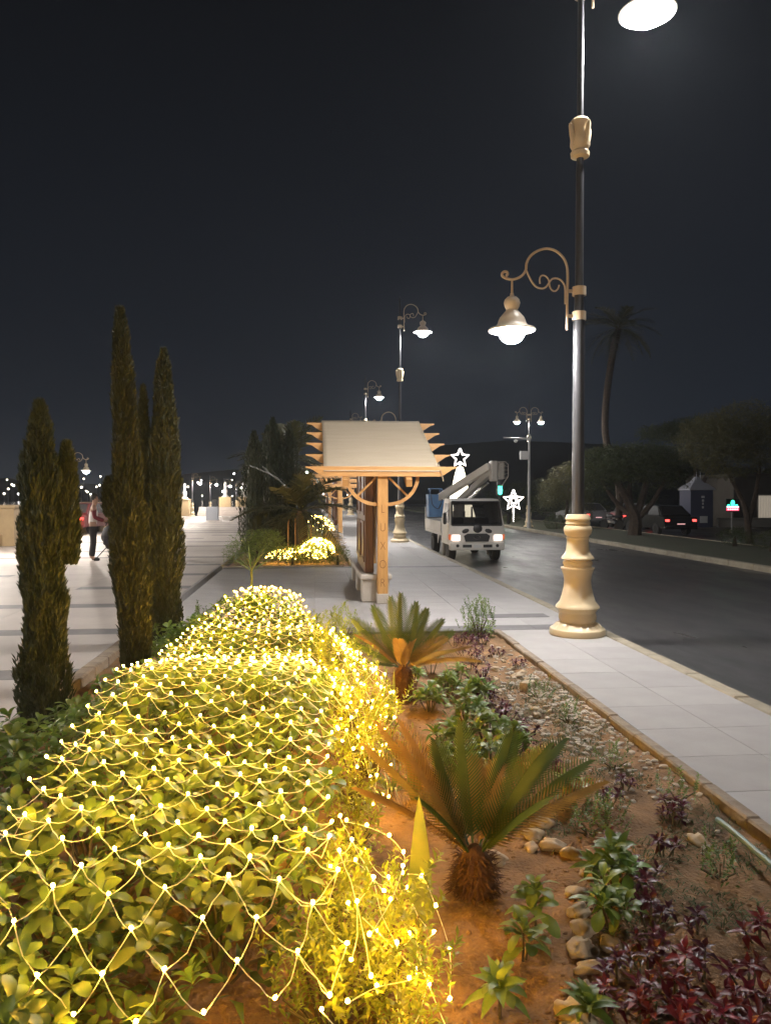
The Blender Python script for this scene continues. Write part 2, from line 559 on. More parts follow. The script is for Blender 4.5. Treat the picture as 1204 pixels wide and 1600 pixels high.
bed = soil('flower_bed_soil', -2.2, 2.42, 0.6, 9.97, 0.035)
bed2 = soil('far_bed_soil', -2.2, 0.9, 19.25, 46, 0.15)
ES = MB().cbox(-0.045, 0.045, -0.247, 0.247, -0.2, 0.012, 0.012).mesh('edging_stone', 'edging')
edge = tag(MB().box(2.40, 2.44, 0.5, 9.97, -0.3, -0.03).build('bed_edging', 'edging'), kind='structure')
for i in range(17):
    obj('edging_stone', ES, edge, (2.42 + uni(-.004, .004), 1.75 + i * 0.5, uni(-.006, .004)), (0, uni(-.03, .03), uni(-.008, .008)))
for i in range(17):
    obj('edging_stone', ES, edge, (-2.28 + uni(-.004, .004), 1.75 + i * 0.5, 0.04 + uni(-.004, .004)), (0, 0, uni(-.006, .006))).scale.x = 1.6
for i in range(6):
    obj('edging_stone', ES, edge, (-2.0 + i * 0.5, 19.24, 0.02), (0, 0, PI / 2))

# --- hills beyond the river plain
hm = MB()
N = 60
for i in range(N + 1):
    x = -900 + 1800 * i / N
    hgt = 18 + 16 * noise.noise(Vector((x * 0.004, 0, 0))) + 4 * noise.noise(Vector((x * 0.02, 3, 0)))
    hgt *= sm(-500, 60, x) * 0.95 + 0.05
    hm.v += [(x, 420, -1), (x, 470, hgt * 1.35), (x, 560, hgt * 0.4), (x, 600, -1)]
for i in range(N):
    o = i * 4
    hm.f += [(o + k, o + 4 + k, o + 5 + k, o + 1 + k) for k in range(3)]
tag(hm.build('hills', 'hill', smooth=True), kind='structure')


# ================================================================ STREET LAMPS
PEDP = [(.345, 0), (.353, .012), (.353, .065), (.345, .082), (.31, .10), (.262, .142), (.225, .165), (.222, .178), (.238, .20), (.240, .24), (.228, .285), (.247, .325), (.264, .34),
        (.277, .352), (.274, .368), (.262, .387), (.225, .43), (.20, .51), (.176, .617), (.169, .70), (.181, .773), (.203, .836), (.213, .852), (.212, .867),
        (.178, .870), (.176, .893), (.188, .915), (.187, .94), (.168, .958), (.172, .966), (.207, .976), (.204, .995), (.167, 1.04), (.147, 1.087), (.138, 1.19), (.141, 1.23), (.151, 1.243), (.14, 1.264),
        (.167, 1.296), (.179, 1.34), (.177, 1.37), (.162, 1.40), (.138, 1.41), (.157, 1.425), (.155, 1.45), (.144, 1.46), (.146, 1.47), (.162, 1.487), (.160, 1.50), (.145, 1.53), (.14, 1.547), (.08, 1.55)]
PEDM = {4: (.02, 22), 5: (.05, 22), 6: (.04, 22), 13: (.015, 26), 14: (.015, 26)}
ARC = [(900, 1020), (900, 860), (900, 700), (903, 540), (905, 400), (895, 280), (850, 180), (760, 105), (650, 80), (540, 110), (450, 180), (410, 260), (400, 340), (350, 405), (270, 445),
       (190, 445), (130, 420), (116, 390), (140, 362), (178, 366), (184, 395), (166, 410)]
SCR1 = [(402, 330), (440, 410), (480, 480), (530, 530), (600, 545), (650, 520), (685, 470), (720, 430), (780, 425), (830, 450), (865, 500), (875, 560), (878, 720)]
SCR2 = [(572, 490), (566, 445), (580, 405), (612, 393), (650, 410), (678, 450), (690, 520), (715, 560), (752, 572), (787, 545), (802, 500)]
KX = 1.083e-3


def spline(P, n=3):
    out = []
    for i in range(len(P) - 1):
        p0, p1, p2, p3 = P[max(i - 1, 0)], P[i], P[i + 1], P[min(i + 2, len(P) - 1)]
        for k in range(n):
            t = k / n
            out.append(tuple(0.5 * (2 * b + (c - a) * t + (2 * a - 5 * b + 4 * c - d) * t * t + (3 * b - a - 3 * c + d) * t ** 3) for a, b, c, d in zip(p0, p1, p2, p3)))
    out.append(tuple(P[-1]))
    return out


def head(t, side, zc, globe, k=1.0, lo=False, drop=0.0):
    """a scrolled bracket on side -1/+1 with its clamps at height zc and a hanging lamp"""
    def P(q):
        return [((x - 1045) * KX * (-side), 0, zc + (590 - y) * 1.088e-3) for x, y in q]
    n = 2 if lo else 3
    b = MB()
    b.tube(P(spline(ARC, n)), 0.017, 6 if lo else 8)
    b.tube(P(spline(SCR1, n)), 0.012, 5 if lo else 6)
    b.tube(P(spline(SCR2, n)), 0.011, 5 if lo else 6)
    lx = (237 - 1045) * KX * (-side)
    b.tube([(lx, 0, zc + .15), (lx, 0, zc - .02)], [.012, .017], 8)
    br = b.build('bracket', 'cream_bracket', t, smooth=True)
    for y in (568, 858):
        z = zc + (590 - y) * 1.088e-3
        c = MB().lathe([(.072, -.055), (.086, -.055), (.086, .055), (.072, .055)], 20, cap=False)
        c.box(min(0, -side * (900 - 1045) * KX), max(0, -side * (900 - 1045) * KX), -.012, .012, -.02, .02)
        c.build('clamp', 'cream_bracket', br, smooth=True, loc=(0, 0, z))
    z0 = zc + (590 - 1040) * 1.088e-3 - drop
    sp_ = [(.30, -.004), (.302, .004), (.29, .018), (.21, .045), (.178, .09), (.172, .12), (.155, .16), (.115, .205), (.075, .25), (.072, .262), (.092, .30), (.104, .345), (.093, .385), (.06, .42), (.03, .43), (.02, .47)]
    sp_ = [(r * k, z) for r, z in sp_]
    s = MB().lathe(sp_, 16 if lo else 28).build('lamp_shade', 'lamp_shade', t, smooth=True, loc=(lx, 0, z0))
    MB().lathe([(.285 * k, -.012), (.298 * k, -.006)], 28, cap=True).build('reflector', 'lamp_under', s, loc=(0, 0, 0))
    MB().lathe([(.02 * k, -.165), (.075 * k, -.155), (.12 * k, -.125), (.15 * k, -.075), (.158 * k, -.03), (.155 * k, -.014)], 12 if lo else 20).build('globe', globe, s, smooth=True)


def street_lamp(label, loc, heads, top=9.15, globe='globe', lo=False, group=None, sc=None, rz=0, name='street_lamp', collar=6.1):
    t = thing(name, label, 'street lamp', loc, rz, group, sc)
    MB().lathe(PEDP, 32 if lo else 66, mod=PEDM).build('pedestal', 'cream', t, smooth=True, angle=0.5)
    zs = heads[0][1] - .42
    zs = min(zs, 4.0)
    MB().lathe([(.08, 1.53), (.078, 1.6), (.074, zs), (.074, zs + .12)], 16).build('pole', 'pole_paint', t, smooth=True)
    MB().lathe([(.066, zs + .1), (.052, zs + .6), (.05, min(collar, top) - .2), (.044, min(collar, top) - .1), (.036, top), (.02, top + .05), (.03, top + .1), (.0, top + .15)], 14).build('upper_pole', 'pole_paint', t, smooth=True)
    c = MB().lathe([(.055, -.02), (.115, 0), (.12, .05), (.1, .075), (.105, .10), (.125, .14), (.12, .26), (.108, .36), (.118, .40), (.125, .44), (.10, .47), (.05, .48)], 24)
    for q in range(4):
        a = q * PI / 2 + .4
        c.tube([(.10 * math.cos(a), .10 * math.sin(a), .12), (.13 * math.cos(a), .13 * math.sin(a), .25), (.155 * math.cos(a), .155 * math.sin(a), .36), (.17 * math.cos(a), .17 * math.sin(a), .39)], [.03, .035, .028, .012], 6)
    if collar < top:
        c.build('collar', 'cream', t, smooth=True, loc=(0, 0, collar))
    for h_ in heads:
        head(t, h_[0], h_[1], globe if len(h_) < 4 else h_[3], h_[2], lo)
    return t


GL = 'tall street lamps along the kerb'
HD = [(-1, 4.375, 1.0), (1, 8.45, 1.2, 'globe_high')]
street_lamp('tall two armed street lamp with cream pedestal on the paving beside the flower bed', (3.38, 9.6, 0), HD)
street_lamp('tall two armed street lamp on the pavement between the pergola and the lift truck', (3.25, 29.0, 0), HD)
street_lamp('tall kerbside street lamp showing above the beige pergola roof', (3.25, 48.5, 0), HD, globe='globe', lo=True)
street_lamp('tall kerbside street lamp farther along the pavement', (3.25, 68, 0), [(-1, 4.375, 1.0), (1, 8.45, 1.2)], globe='globe_far', lo=True, group=GL)
street_lamp('tall kerbside street lamp farther along the pavement', (3.25, 88, 0), [(-1, 4.375, 1.0), (1, 8.45, 1.2)], globe='globe_far', lo=True, group=GL)
street_lamp('tall two armed street lamp beside the near end of the bed', (3.38, -9.9, 0), HD, lo=True)
street_lamp('double headed street lamp on the median beside the clipped topiary', (11.95, 42, 0), [(-1, 8.0, 1.0, 'globe_far'), (1, 8.0, 1.0, 'globe_far')], top=8.9, lo=True, sc=0.78)
for y in (1.5, 12, 22.5, 33, 43.5, 54, 65, 76, 88, 101):
    street_lamp('small single armed promenade lamp standing by the parapet', (-10.05, y, 0), [(1, 4.375, 1.0, 'globe_prom')], top=5.0, collar=9, lo=True, sc=0.72,
                group='lamps along the parapet', name='promenade_lamp')
for (x, y) in ((-5.0, 82), (-9.2, 104), (-1.6, 104)):
    street_lamp('tall promenade lamp rising beyond the far terrace', (x, y, 0), [(1, 6.6, 1.1, 'globe_far')], top=7.2, collar=5, lo=True, sc=0.8,
                group='tall lamps beyond the terrace', name='promenade_lamp')

# ================================================================ PERGOLAS
def pergola(label, loc, cover, letters):
    t = thing('pergola', label, 'pergola', loc, 0, None)
    # local origin: foot of the front post.  x right, y away
    MB().cbox(-.085, .085, -.085, .085, .16, 2.26, .008).build('post', 'wood', t)
    MB().cbox(-.10, .10, -.10, .10, 0, .165, .01).build('post_foot', 'bench_stone', t)
    MB().cbox(-.075, .075, 2.16, 2.31, 0, 3.05, .008).build('post', 'wood', t)
    n = 5
    for k in range(n):
        y = -.03 + 2.32 * k / (n - 1)
        z = 2.13 + 0.93 * k / (n - 1)
        pr = [(-1.2, .13), (-1.2, .11), (-1.10, .085), (-1.02, .03), (-.96, -.01), (-.9, -.03), (1.0, -.03), (1.06, -.01), (1.12, .03), (1.2, .085), (1.28, .11), (1.28, .13)]
        MB().prism(pr, -.045, .045, 'y').build('purlin', 'wood_beam', t, loc=(-.12 + .06, y - .085 if k == 0 else y, z))
    for x in (-.62, .42):
        a = math.atan2(.93, 2.32)
        MB().cbox(-.05, .05, -.28, 2.62, -.15, -.02, .006).build('rafter', 'wood_beam', t, loc=(x, 0, 2.17), rot=(a, 0, 0))
    # arched braces either side of the front post
    for s in (-1, 1):
        b = MB()
        arc = []
        for q in range(11):
            a = PI / 2 * q / 10
            arc.append((s * (.085 + .50 * math.sin(a)), 0, 2.10 - .46 * math.cos(a)))
        for q in range(10):
            p, r_ = Vector(arc[q]), Vector(arc[q + 1])
            d = (r_ - p).normalized()
            nn = Vector((-d.z, 0, d.x)) * .028
            b.add([p - nn + Vector((0, -.03, 0)), r_ - nn + Vector((0, -.03, 0)), r_ + nn + Vector((0, -.03, 0)), p + nn + Vector((0, -.03, 0)),
                   p - nn + Vector((0, .03, 0)), r_ - nn + Vector((0, .03, 0)), r_ + nn + Vector((0, .03, 0)), p + nn + Vector((0, .03, 0))],
                  [(0, 1, 2, 3), (7, 6, 5, 4), (0, 4, 5, 1), (2, 6, 7, 3), (1, 5, 6, 2), (3, 7, 4, 0)])
        br = b.build('brace', 'wood_beam', t, smooth=True)
        st = MB()
        st.tube([(s * .11, 0, 2.08), (s * .42, 0, 1.78)], .024, 4)
        st.build('spoke', 'wood_beam', br)
    # dark panelled partition standing on the bench
    p = MB().cbox(-.27, -.12, .30, 2.55, .475, 2.42, .01).build('partition', 'wood_dark', t)
    for (y0, y1) in ((.42, 1.35), (1.5, 2.42)):
        for (z0, z1) in ((.65, 1.35), (1.45, 2.25)):
            fr = MB()
            for (a0, a1, b0, b1) in ((y0, y1, z0, z0 + .05), (y0, y1, z1 - .05, z1), (y0, y0 + .05, z0 + .051, z1 - .051), (y1 - .05, y1, z0 + .051, z1 - .051)):
                fr.box(-.29, -.268, a0, a1, b0, b1)
            fr.build('panel_frame', 'wood_dark', p)
    if cover:
        m = MB()
        nx, ny = 22, 18
        for j in range(ny + 1):
            for i in range(nx + 1):
                u, v = i / nx, j / ny
                x = -.97 + 1.90 * u
                y = -.19 + 2.55 * v
                z = 2.277 + 0.93 * (y + .03) / 2.32 + .006 * noise.noise(Vector((x * 2, y * 4, 1))) - (.004 + .006 * u) * math.sin(v * PI * 4) ** 2
                if v == 0:
                    z -= .035
                    y += .02
                m.v.append((x, y, z))
        m.f = [(j * (nx + 1) + i, j * (nx + 1) + i + 1, (j + 1) * (nx + 1) + i + 1, (j + 1) * (nx + 1) + i) for j in range(ny) for i in range(nx)]
        o = m.build('roof_sheet', 'sheet', t, smooth=True)
        sd = o.modifiers.new('thick', 'SOLIDIFY')
        sd.thickness = .012
        sd.offset = 1
        fl = MB().add([(.935, -.20, 2.20), (.938, .05, 2.34), (1.0, .04, 2.13), (.995, -.14, 2.02)], [(0, 1, 2, 3)]).build('sheet_flap', 'sheet', o)
        sd = fl.modifiers.new('thick', 'SOLIDIFY')
        sd.thickness = .01
    if letters:
        for k, ch in enumerate('LUXOR'):
            cu = bpy.data.curves.new('letter', 'FONT')
            cu.body = ch
            cu.size = .205
            cu.align_x = 'CENTER'
            cu.extrude = .002
            cu.materials.append(MATS['carved'])
            cu.offset = -.005
            tmp = bpy.data.objects.new('letter_source', cu)
            me = bpy.data.meshes.new_from_object(tmp)
            bpy.data.objects.remove(tmp)
            obj('letter', me, t, (0, -.0862, 1.50 - k * .305), (PI / 2, 0, 0), (.72, 1, 1))
    return t


def bench(label, loc):
    t = thing('bench', label, 'bench', loc)
    MB().cbox(-.27, .27, 0, 3.7, .38, .47, .025, seg=2).build('seat', 'bench_stone', t)
    for y in (.06, 1.65, 3.24):
        MB().cbox(-.23, .23, y, y + .4, 0, .382, .015).build('leg', 'bench_stone', t)
    return t


pergola('wooden pergola with beige roof sheet and carved post over the bench', (1.13, 12.66, 0), True, True)
bench('pale stone bench under the pergola with the beige roof sheet', (1.03, 12.72, 0))
pergola('open slatted wooden pergola without a roof sheet beyond the far bed', (1.13, 33, 0), False, False)
bench('pale stone bench beneath the open slatted pergola', (1.03, 33.06, 0))
pergola('distant slatted pergola down the pavement', (1.13, 54, 0), False, False)

# ================================================================ LIFT TRUCK
T = thing('lift_truck', 'white flatbed truck with folded aerial lift and blue bucket parked at the kerb', 'truck', (4.66, 21.7, -0.125), 0, None, .93)
# local: front faces -y at y=0, x = width
cab = MB()
prof = [(0.0, .52), (-.02, .95), (.02, 1.14), (.27, 1.84), (.42, 1.93), (1.35, 1.95), (1.42, 1.9), (1.42, 1.74), (1.42, 1.34), (1.42, .52)]
hw = .86
sec = []
for (y, z) in prof:
    inset = .0 if z < 1.2 else .09 * (z - 1.2) / .75
    sec.append((y, z, hw - inset))
vs, fs = [], []
for (y, z, w) in sec:
    bz = .03
    g_ = .06 if y < 1.4 else .28
    vs += [(-w, y + bz, z), (-w + g_, y, z), (w - g_, y, z), (w, y + bz, z)]
n = len(sec)
for i in range(n):
    j = (i + 1) % n
    for k in range(3):
        if k == 1 and i in (2, 7):                # window openings, front and rear
            continue
        fs.append((i * 4 + k, i * 4 + k + 1, j * 4 + k + 1, j * 4 + k))
fs.append(tuple(i * 4 for i in range(n)))
fs.append(tuple(i * 4 + 3 for i in reversed(range(n))))
cabo = cab.add(vs, fs).build('cab', 'truck_white', T, smooth=True, angle=0.5)


def wq(name, m, pts, parent, d=.012, M=None):
    """a thin plate through 3d corner points, thickened along its normal"""
    P_ = [Vector(p) for p in pts]
    nrm = (P_[1] - P_[0]).cross(P_[-1] - P_[0]).normalized()
    k = len(P_)
    mb = MB().add([p for p in P_] + [p + nrm * d for p in P_],
                  [tuple(range(k))[::-1], tuple(range(k, 2 * k))] + [(i, (i + 1) % k, (i + 1) % k + k, i + k) for i in range(k)])
    return mb.build(name, m, parent)


wq('windscreen', 'window_glass', [(-.77, .012, 1.13), (.77, .012, 1.13), (.735, .268, 1.845), (-.735, .268, 1.845)], cabo, .008)
wf = MB()
for p, q in (((-.78, .008, 1.13), (.78, .008, 1.13)), ((-.74, .262, 1.85), (.74, .262, 1.85)), ((-.78, .01, 1.13), (-.74, .262, 1.85)), ((.78, .01, 1.13), (.74, .262, 1.85))):
    wf.tube([p, q], .028, 5)
wf.build('windscreen_seal', 'black_plastic', cabo)
MB().box(-.82, .82, .06, .5, .6, 1.17).box(-.8, .8, .75, 1.38, .6, 1.0).build('interior', 'black_plastic', cabo)
for x in (-.42, .42):
    MB().cbox(x - .22, x + .22, 1.12, 1.3, 1.0, 1.34, .05).build('cab_seat', 'black_plastic', cabo)
for x in (-.3, .35):
    MB().tube([(x, .02, 1.15), (x + .32, .05, 1.22)], .01, 5).build('wiper', 'black_plastic', cabo)
for s in (-1, 1):
    wq('side_window', 'grille', [(s * .862, .18, 1.2), (s * .862, 1.1, 1.2), (s * .80, 1.1, 1.80), (s * .80, .42, 1.80)][::s], cabo, .01)
    MB().cbox(s * .864 - .006, s * .864 + .006, .16, 1.16, .62, 1.16, .004).build('door', 'truck_white', cabo)
    MB().cbox(s * 1.0 - .055, s * 1.0 + .055, -.02, .06, 1.16, 1.52, .03).build('mirror', 'black_plastic', cabo, smooth=True)
    MB().tube([(s * .84, .15, 1.6), (s * .99, .02, 1.5)], .012, 5).build('mirror_arm', 'black_plastic', cabo)
    MB().cbox(-.14, .14, -.05, .06, -.10, .10, .045, seg=2).build('headlight', 'head_light', cabo, smooth=True, loc=(s * .66, -.005, .74))
    MB().cbox(-.05, .05, -.04, .06, -.09, .10, .03).build('turn_signal', 'turn_light', cabo, smooth=True, loc=(s * .835, .02, .76))
    MB().lathe([(.05, -.02), (.05, .02)], 12).build('fog_lamp', 'black_plastic', cabo, loc=(s * .62, -.095, .50), rot=(PI / 2, 0, 0))
    MB().ico((0, 0, 0), .11, 2, (1.1, .18, .62)).build('vent', 'grille', cabo, smooth=True, loc=(s * .36, -.02, .95), rot=(0, s * .3, 0))
MB().ico((0, 0, 0), .15, 2, (1.0, .16, .9)).build('spotlight_cover', 'grille', cabo, smooth=True, loc=(.02, -.02, 1.02))
g = MB().prism([(-.36, .62), (.36, .62), (.41, .80), (.30, .87), (-.30, .87), (-.41, .80)], -.035, .03, 'y').build('grille', 'grille', cabo)
em = MB()
em.tube([(.10 * math.cos(a * PI / 10), -.043, .755 + .055 * math.sin(a * PI / 10)) for a in range(21)], .007, 5, cap=False)
em.tube([(-.055, -.043, .715), (-.03, -.043, .80)], .008, 5).tube([(.03, -.043, .712), (.055, -.043, .795)], .008, 5).tube([(-.045, -.043, .75), (.045, -.043, .765)], .008, 5)
em.build('emblem', 'chrome', g, smooth=True)
bp = MB().cbox(-.86, .86, -.10, .1, .36, .60, .04, seg=2).build('bumper', 'truck_white', T, smooth=True)
for x in (-.32, .32):
    MB().box(-.14, .14, -.006, .006, -.045, .045).build('bumper_vent', 'grille', bp, loc=(x, -.103, .49))
MB().box(-.12, .12, -.006, .006, -.05, .05).build('number_plate', 'plate', bp, loc=(0, -.104, .48))


def wheel(parent, x, y, r=.37, w=.22):
    tw = MB().lathe([(r * .62, -w / 2), (r * .94, -w / 2), (r, -w * .36), (r, w * .36), (r * .94, w / 2), (r * .62, w / 2)], 24).build('wheel', 'tyre', parent, smooth=True, loc=(x, y, r), rot=(0, PI / 2, 0))
    MB().lathe([(r * .15, -w * .42), (r * .6, -w * .3), (r * .63, -w * .53), (r * .63, w * .53), (r * .6, w * .3), (r * .15, w * .42)], 16).build('rim', 'rim', tw, smooth=True)
    return tw


for x, y in ((-.70, .62), (.70, .62), (-.70, 3.7), (.70, 3.7)):
    wheel(T, x, y)
MB().box(-.36, .36, .25, 4.9, .40, .58).build('chassis', 'black_plastic', T)
fb = MB().cbox(-.88, .88, 1.5, 5.0, .74, .84, .01).build('flatbed', 'truck_white', T)
for s in (-1, 1):
    for k in range(3):
        MB().cbox(s * .865 - .015, s * .865 + .015, 1.55 + k * 1.15, 2.67 + k * 1.15, .845, 1.20, .006).build('side_board', 'truck_white', fb)
    MB().box(s * .87 - .03, s * .87 + .03, 4.93, 4.99, .84, 1.62).build('stake', 'truck_white', fb)
    MB().prism([(1.9, .74), (2.2, .74), (2.2, .45)], s * .86 - .01, s * .86 + .01, 'x').build('guard', 'truck_white', T)
MB().cbox(-.85, .85, 4.97, 5.0, .845, 1.2, .006).build('tail_board', 'truck_white', fb)
MB().cbox(-.80, .80, 1.52, 1.6, .85, 1.25, .01).build('headboard', 'truck_grey', fb)
lf = MB().lathe([(.30, .84), (.30, 1.05), (.22, 1.1), (.22, 1.5)], 16).build('turret', 'truck_grey', T, smooth=True, loc=(.05, 3.2, 0))
MB().cbox(-.16, .16, -.22, .22, 1.5, 1.78, .02).build('turret_head', 'truck_grey', lf)


def beam(name, a, b, w, h_, m, parent):
    a, b = Vector(a), Vector(b)
    L = (b - a).length
    M = aim(a, b - a)
    return MB().cbox(0, L, -w / 2, w / 2, -h_ / 2, h_ / 2, .015, M=M).build(name, m, parent)


KN = (.72, .9, 2.86)
beam('lower_boom', (-.1, 3.2, 1.72), KN, .17, .20, 'truck_grey', T)
beam('boom_ram', (.1, 2.5, 1.80), (.62, 1.2, 2.45), .09, .09, 'chrome', T)
beam('upper_boom', (-.62, 3.4, 1.95), (.62, .95, 2.98), .20, .24, 'truck_white', T)
kn = MB()
kn.cbox(-.10, .10, -.2, .2, -.36, .30, .03)
kn.cbox(.12, .34, -.18, .18, -.30, .26, .05)
for q in range(5):
    kn.tube([(.10, -.22, -.3 + q * .14), (.34, -.24, -.26 + q * .13), (.44, -.1, -.2 + q * .1)], .012, 5)
kn.tube([(.46, -.1, .2), (.47, -.1, -.2), (.20, 0, -.62)], .016, 5)
kn.build('knuckle', 'truck_grey', T, loc=KN)
bk = MB().lathe([(.30, 0), (.37, .02), (.40, .78), (.42, .80), (.38, .80), (.36, .05)], 4, M=Matrix.Rotation(PI / 4, 4, 'Z')).build('bucket', 'bucket_blue', T, loc=(-.74, 3.55, 1.28))
MB().tube([(.29 * math.cos(a), .29 * math.sin(a), 1.0) for a in [PI / 4 + PI / 2 * q for q in range(5)]], .015, 6).build('bucket_rail', 'bucket_blue', bk)
for q in range(4):
    a = PI / 4 + PI / 2 * q
    MB().tube([(.285 * math.cos(a), .285 * math.sin(a), .78), (.29 * math.cos(a), .29 * math.sin(a), 1.0)], .012, 6).build('rail_post', 'bucket_blue', bk)
for q in range(2):
    pts = [(-.2 + .38 * q, -.40, .78), (-.16 + .3 * q, -.42, .45), (.05, -.43, .3), (.16, -.42, .55), (.2, -.40, .82)]
    MB().tube(spline(pts, 4), .012, 5).build('cable', 'black_plastic', bk, smooth=True)
for s in (-1, 1):
    MB().cbox(s * .74 - .05, s * .74 + .05, 1.62, 1.74, .08, .80, .01).build('outrigger', 'truck_grey', T)


# ================================================================ CARS
def car(label, loc, rz, paint, lit=True, group=None):
    t = thing('parked_car', label, 'car', loc, rz, group)
    # local: tail at -y
    hull = [(-2.1, .34, .80), (-2.14, .62, .84), (-2.08, .86, .83), (-1.5, .93, .84), (1.1, .93, .85), (2.0, .78, .80), (2.16, .55, .74), (2.1, .32, .74)]
    vs, fs = [], []
    for (y, z, w) in hull:
        vs += [(-w, y, z), (-w + .07, y - .02 if y < 0 else y + .02, z + .015), (w - .07, y - .02 if y < 0 else y + .02, z + .015), (w, y, z)]
    n = len(hull)
    for i in range(n):
        j = (i + 1) % n
        for k in range(3):
            fs.append((i * 4 + k, i * 4 + k + 1, j * 4 + k + 1, j * 4 + k))
    fs += [tuple(i * 4 for i in range(n)), tuple(i * 4 + 3 for i in reversed(range(n)))]
    b = MB().add(vs, fs).build('body', paint, t, smooth=True, angle=.5)
    cb = [(-1.75, .935, .76), (-1.15, 1.40, .60), (.1, 1.43, .60), (.95, .935, .74)]
    vs, fs = [], []
    for (y, z, w) in cb:
        vs += [(-w, y, z), (w, y, z)]
    fs = [(0, 1, 3, 2), (2, 3, 5, 4), (4, 5, 7, 6), (0, 2, 4, 6), (7, 5, 3, 1)]
    c = MB().add(vs, fs).build('cabin', paint, t)
    wq('rear_window', 'grille', [(-.66, -1.70, .985), (.66, -1.70, .985), (.55, -1.205, 1.37), (-.55, -1.205, 1.37)], c, .012)
    wq('windscreen', 'grille', [(.66, .90, .98), (-.66, .90, .98), (-.56, .15, 1.40), (.56, .15, 1.40)], c, .012)
    for s in (-1, 1):
        for (y0, y1, y2, y3) in ((-1.5, -.42, -.42, -1.08), (-.36, .74, .06, -.36)):
            wq('side_window', 'grille', [(s * .755, y0, .97), (s * .745, y1, .97), (s * .612, y2, 1.37), (s * .612, y3, 1.37)][::s], c, .01)
        MB().cbox(-.11, .11, -.03, .05, -.08, .08, .02).build('tail_lamp', 'tail_light' if lit else 'car_red', b, loc=(s * .68, -2.12, .70))
    MB().box(-.2, .2, -.008, .008, -.06, .06).build('number_plate', 'plate_lit' if lit else 'plate', b, loc=(0, -2.145, .60))
    MB().cbox(-.82, .82, -2.2, -2.05, .32, .50, .04).build('bumper', paint, t)
    for x, y in ((-.74, -1.3), (.74, -1.3), (-.74, 1.35), (.74, 1.35)):
        wheel(t, x, y, .31, .2)
    return t


car('black car with lit red tail lamps parked beyond the median tree', (16.9, 36.5, -0.13), R(4), 'car_black')
car('silver car with one tail lamp glowing behind the median tree trunk', (18.2, 43, -0.13), R(-12), 'car_silver')
car('white topped car half hidden behind the cream lamp pedestal', (16.8, 47, -0.13), R(8), 'car_silver')
car('small dark car with red tail lamps on the promenade behind the person', (-10.6, 37.5, 0), R(-10), 'car_red')

# ================================================================ SIGNS, SIGNALS, DECORATIONS
def star_pts(r0, r1, z=0):
    return [((r0 if k % 2 == 0 else r1) * math.sin(k * PI / 5), 0, z + (r0 if k % 2 == 0 else r1) * math.cos(k * PI / 5)) for k in range(11)]


s1 = thing('light_star', 'glowing white star outline on a short post beside the median kerb', 'star light', (13.2, 50, 0))
MB().tube([(0, 0, 0), (0, 0, .95)], .05, 8).build('post', 'star_tube', s1)
MB().tube(star_pts(.70, .32, 1.42), .055, 6, cap=False).build('star_outline', 'star_tube', s1)
MB().tube(star_pts(.30, .14, 1.42), .03, 6, cap=False).build('inner_star', 'star_tube', s1)
s2 = thing('light_tree', 'tall cone of warm lights topped with a white star behind the truck', 'light tree', (9.6, 50, -.125))
MB().lathe([(1.15, 0), (.75, 1.4), (.36, 3.2), (.20, 3.75)], 20).build('cone', 'tree_lights', s2, smooth=True)
MB().tube(star_pts(.62, .28, 4.35), .06, 6, cap=False).build('star_outline', 'star_tube', s2)
MB().lathe([(.05, 3.7), (.04, 4.1)], 8).build('stem', 'star_tube', s2)

tl = thing('traffic_light', 'traffic light showing green on a slim pole beyond the truck', 'traffic light', (11.75, 48, 0))
MB().tube([(0, 0, 0), (0, 0, 2.9)], .05, 8).build('pole', 'black_plastic', tl)
hd = MB().cbox(-.16, .16, -.12, .12, 1.75, 2.75, .03).build('housing', 'black_plastic', tl)
for k, m in enumerate(('signal_green', 'grille', 'grille')):
    q = MB().lathe([(.13, -.01), (.12, .01), (.0, .02)], 16).build('lens', m, hd, loc=(0, -.13, 1.93 + k * .31), rot=(PI / 2, 0, 0))
    MB().lathe([(.135, 0), (.14, .16)], 16, cap=False).build('visor', 'black_plastic', hd, loc=(0, -.12, 1.93 + k * .31), rot=(PI / 2, 0, 0))
MB().box(-.16, .16, -.005, .005, -.22, .22).build('green_glow_plate', 'signal_green', hd, loc=(.02, -.15, 2.1)).scale = (.85, 1, 1.1)  # glowing plate over the lens, enlarged to widen the green glow

cp = thing('camera_mast', 'grey camera mast with side arm and white control box by the median', 'camera mast', (11.55, 40.5, 0))
MB().lathe([(.12, 0), (.12, .3), (.075, .31), (.06, 5.05), (.03, 5.06)], 12).build('pole', 'galv', cp, smooth=True)
ar = MB().tube([(0, 0, 4.80), (-1.42, 0, 4.86)], [.05, .04], 8).box(-.12, .06, -.06, .06, 4.70, 4.92).build('arm', 'galv', cp)
MB().ico((0, 0, 0), .10, 2, (1, 1, .9)).build('camera_dome', 'white_box', ar, smooth=True, loc=(-.75, 0, 4.68))
MB().cbox(-.5, -.07, -.14, .14, 3.7, 4.15, .02).build('control_box', 'white_box', cp)

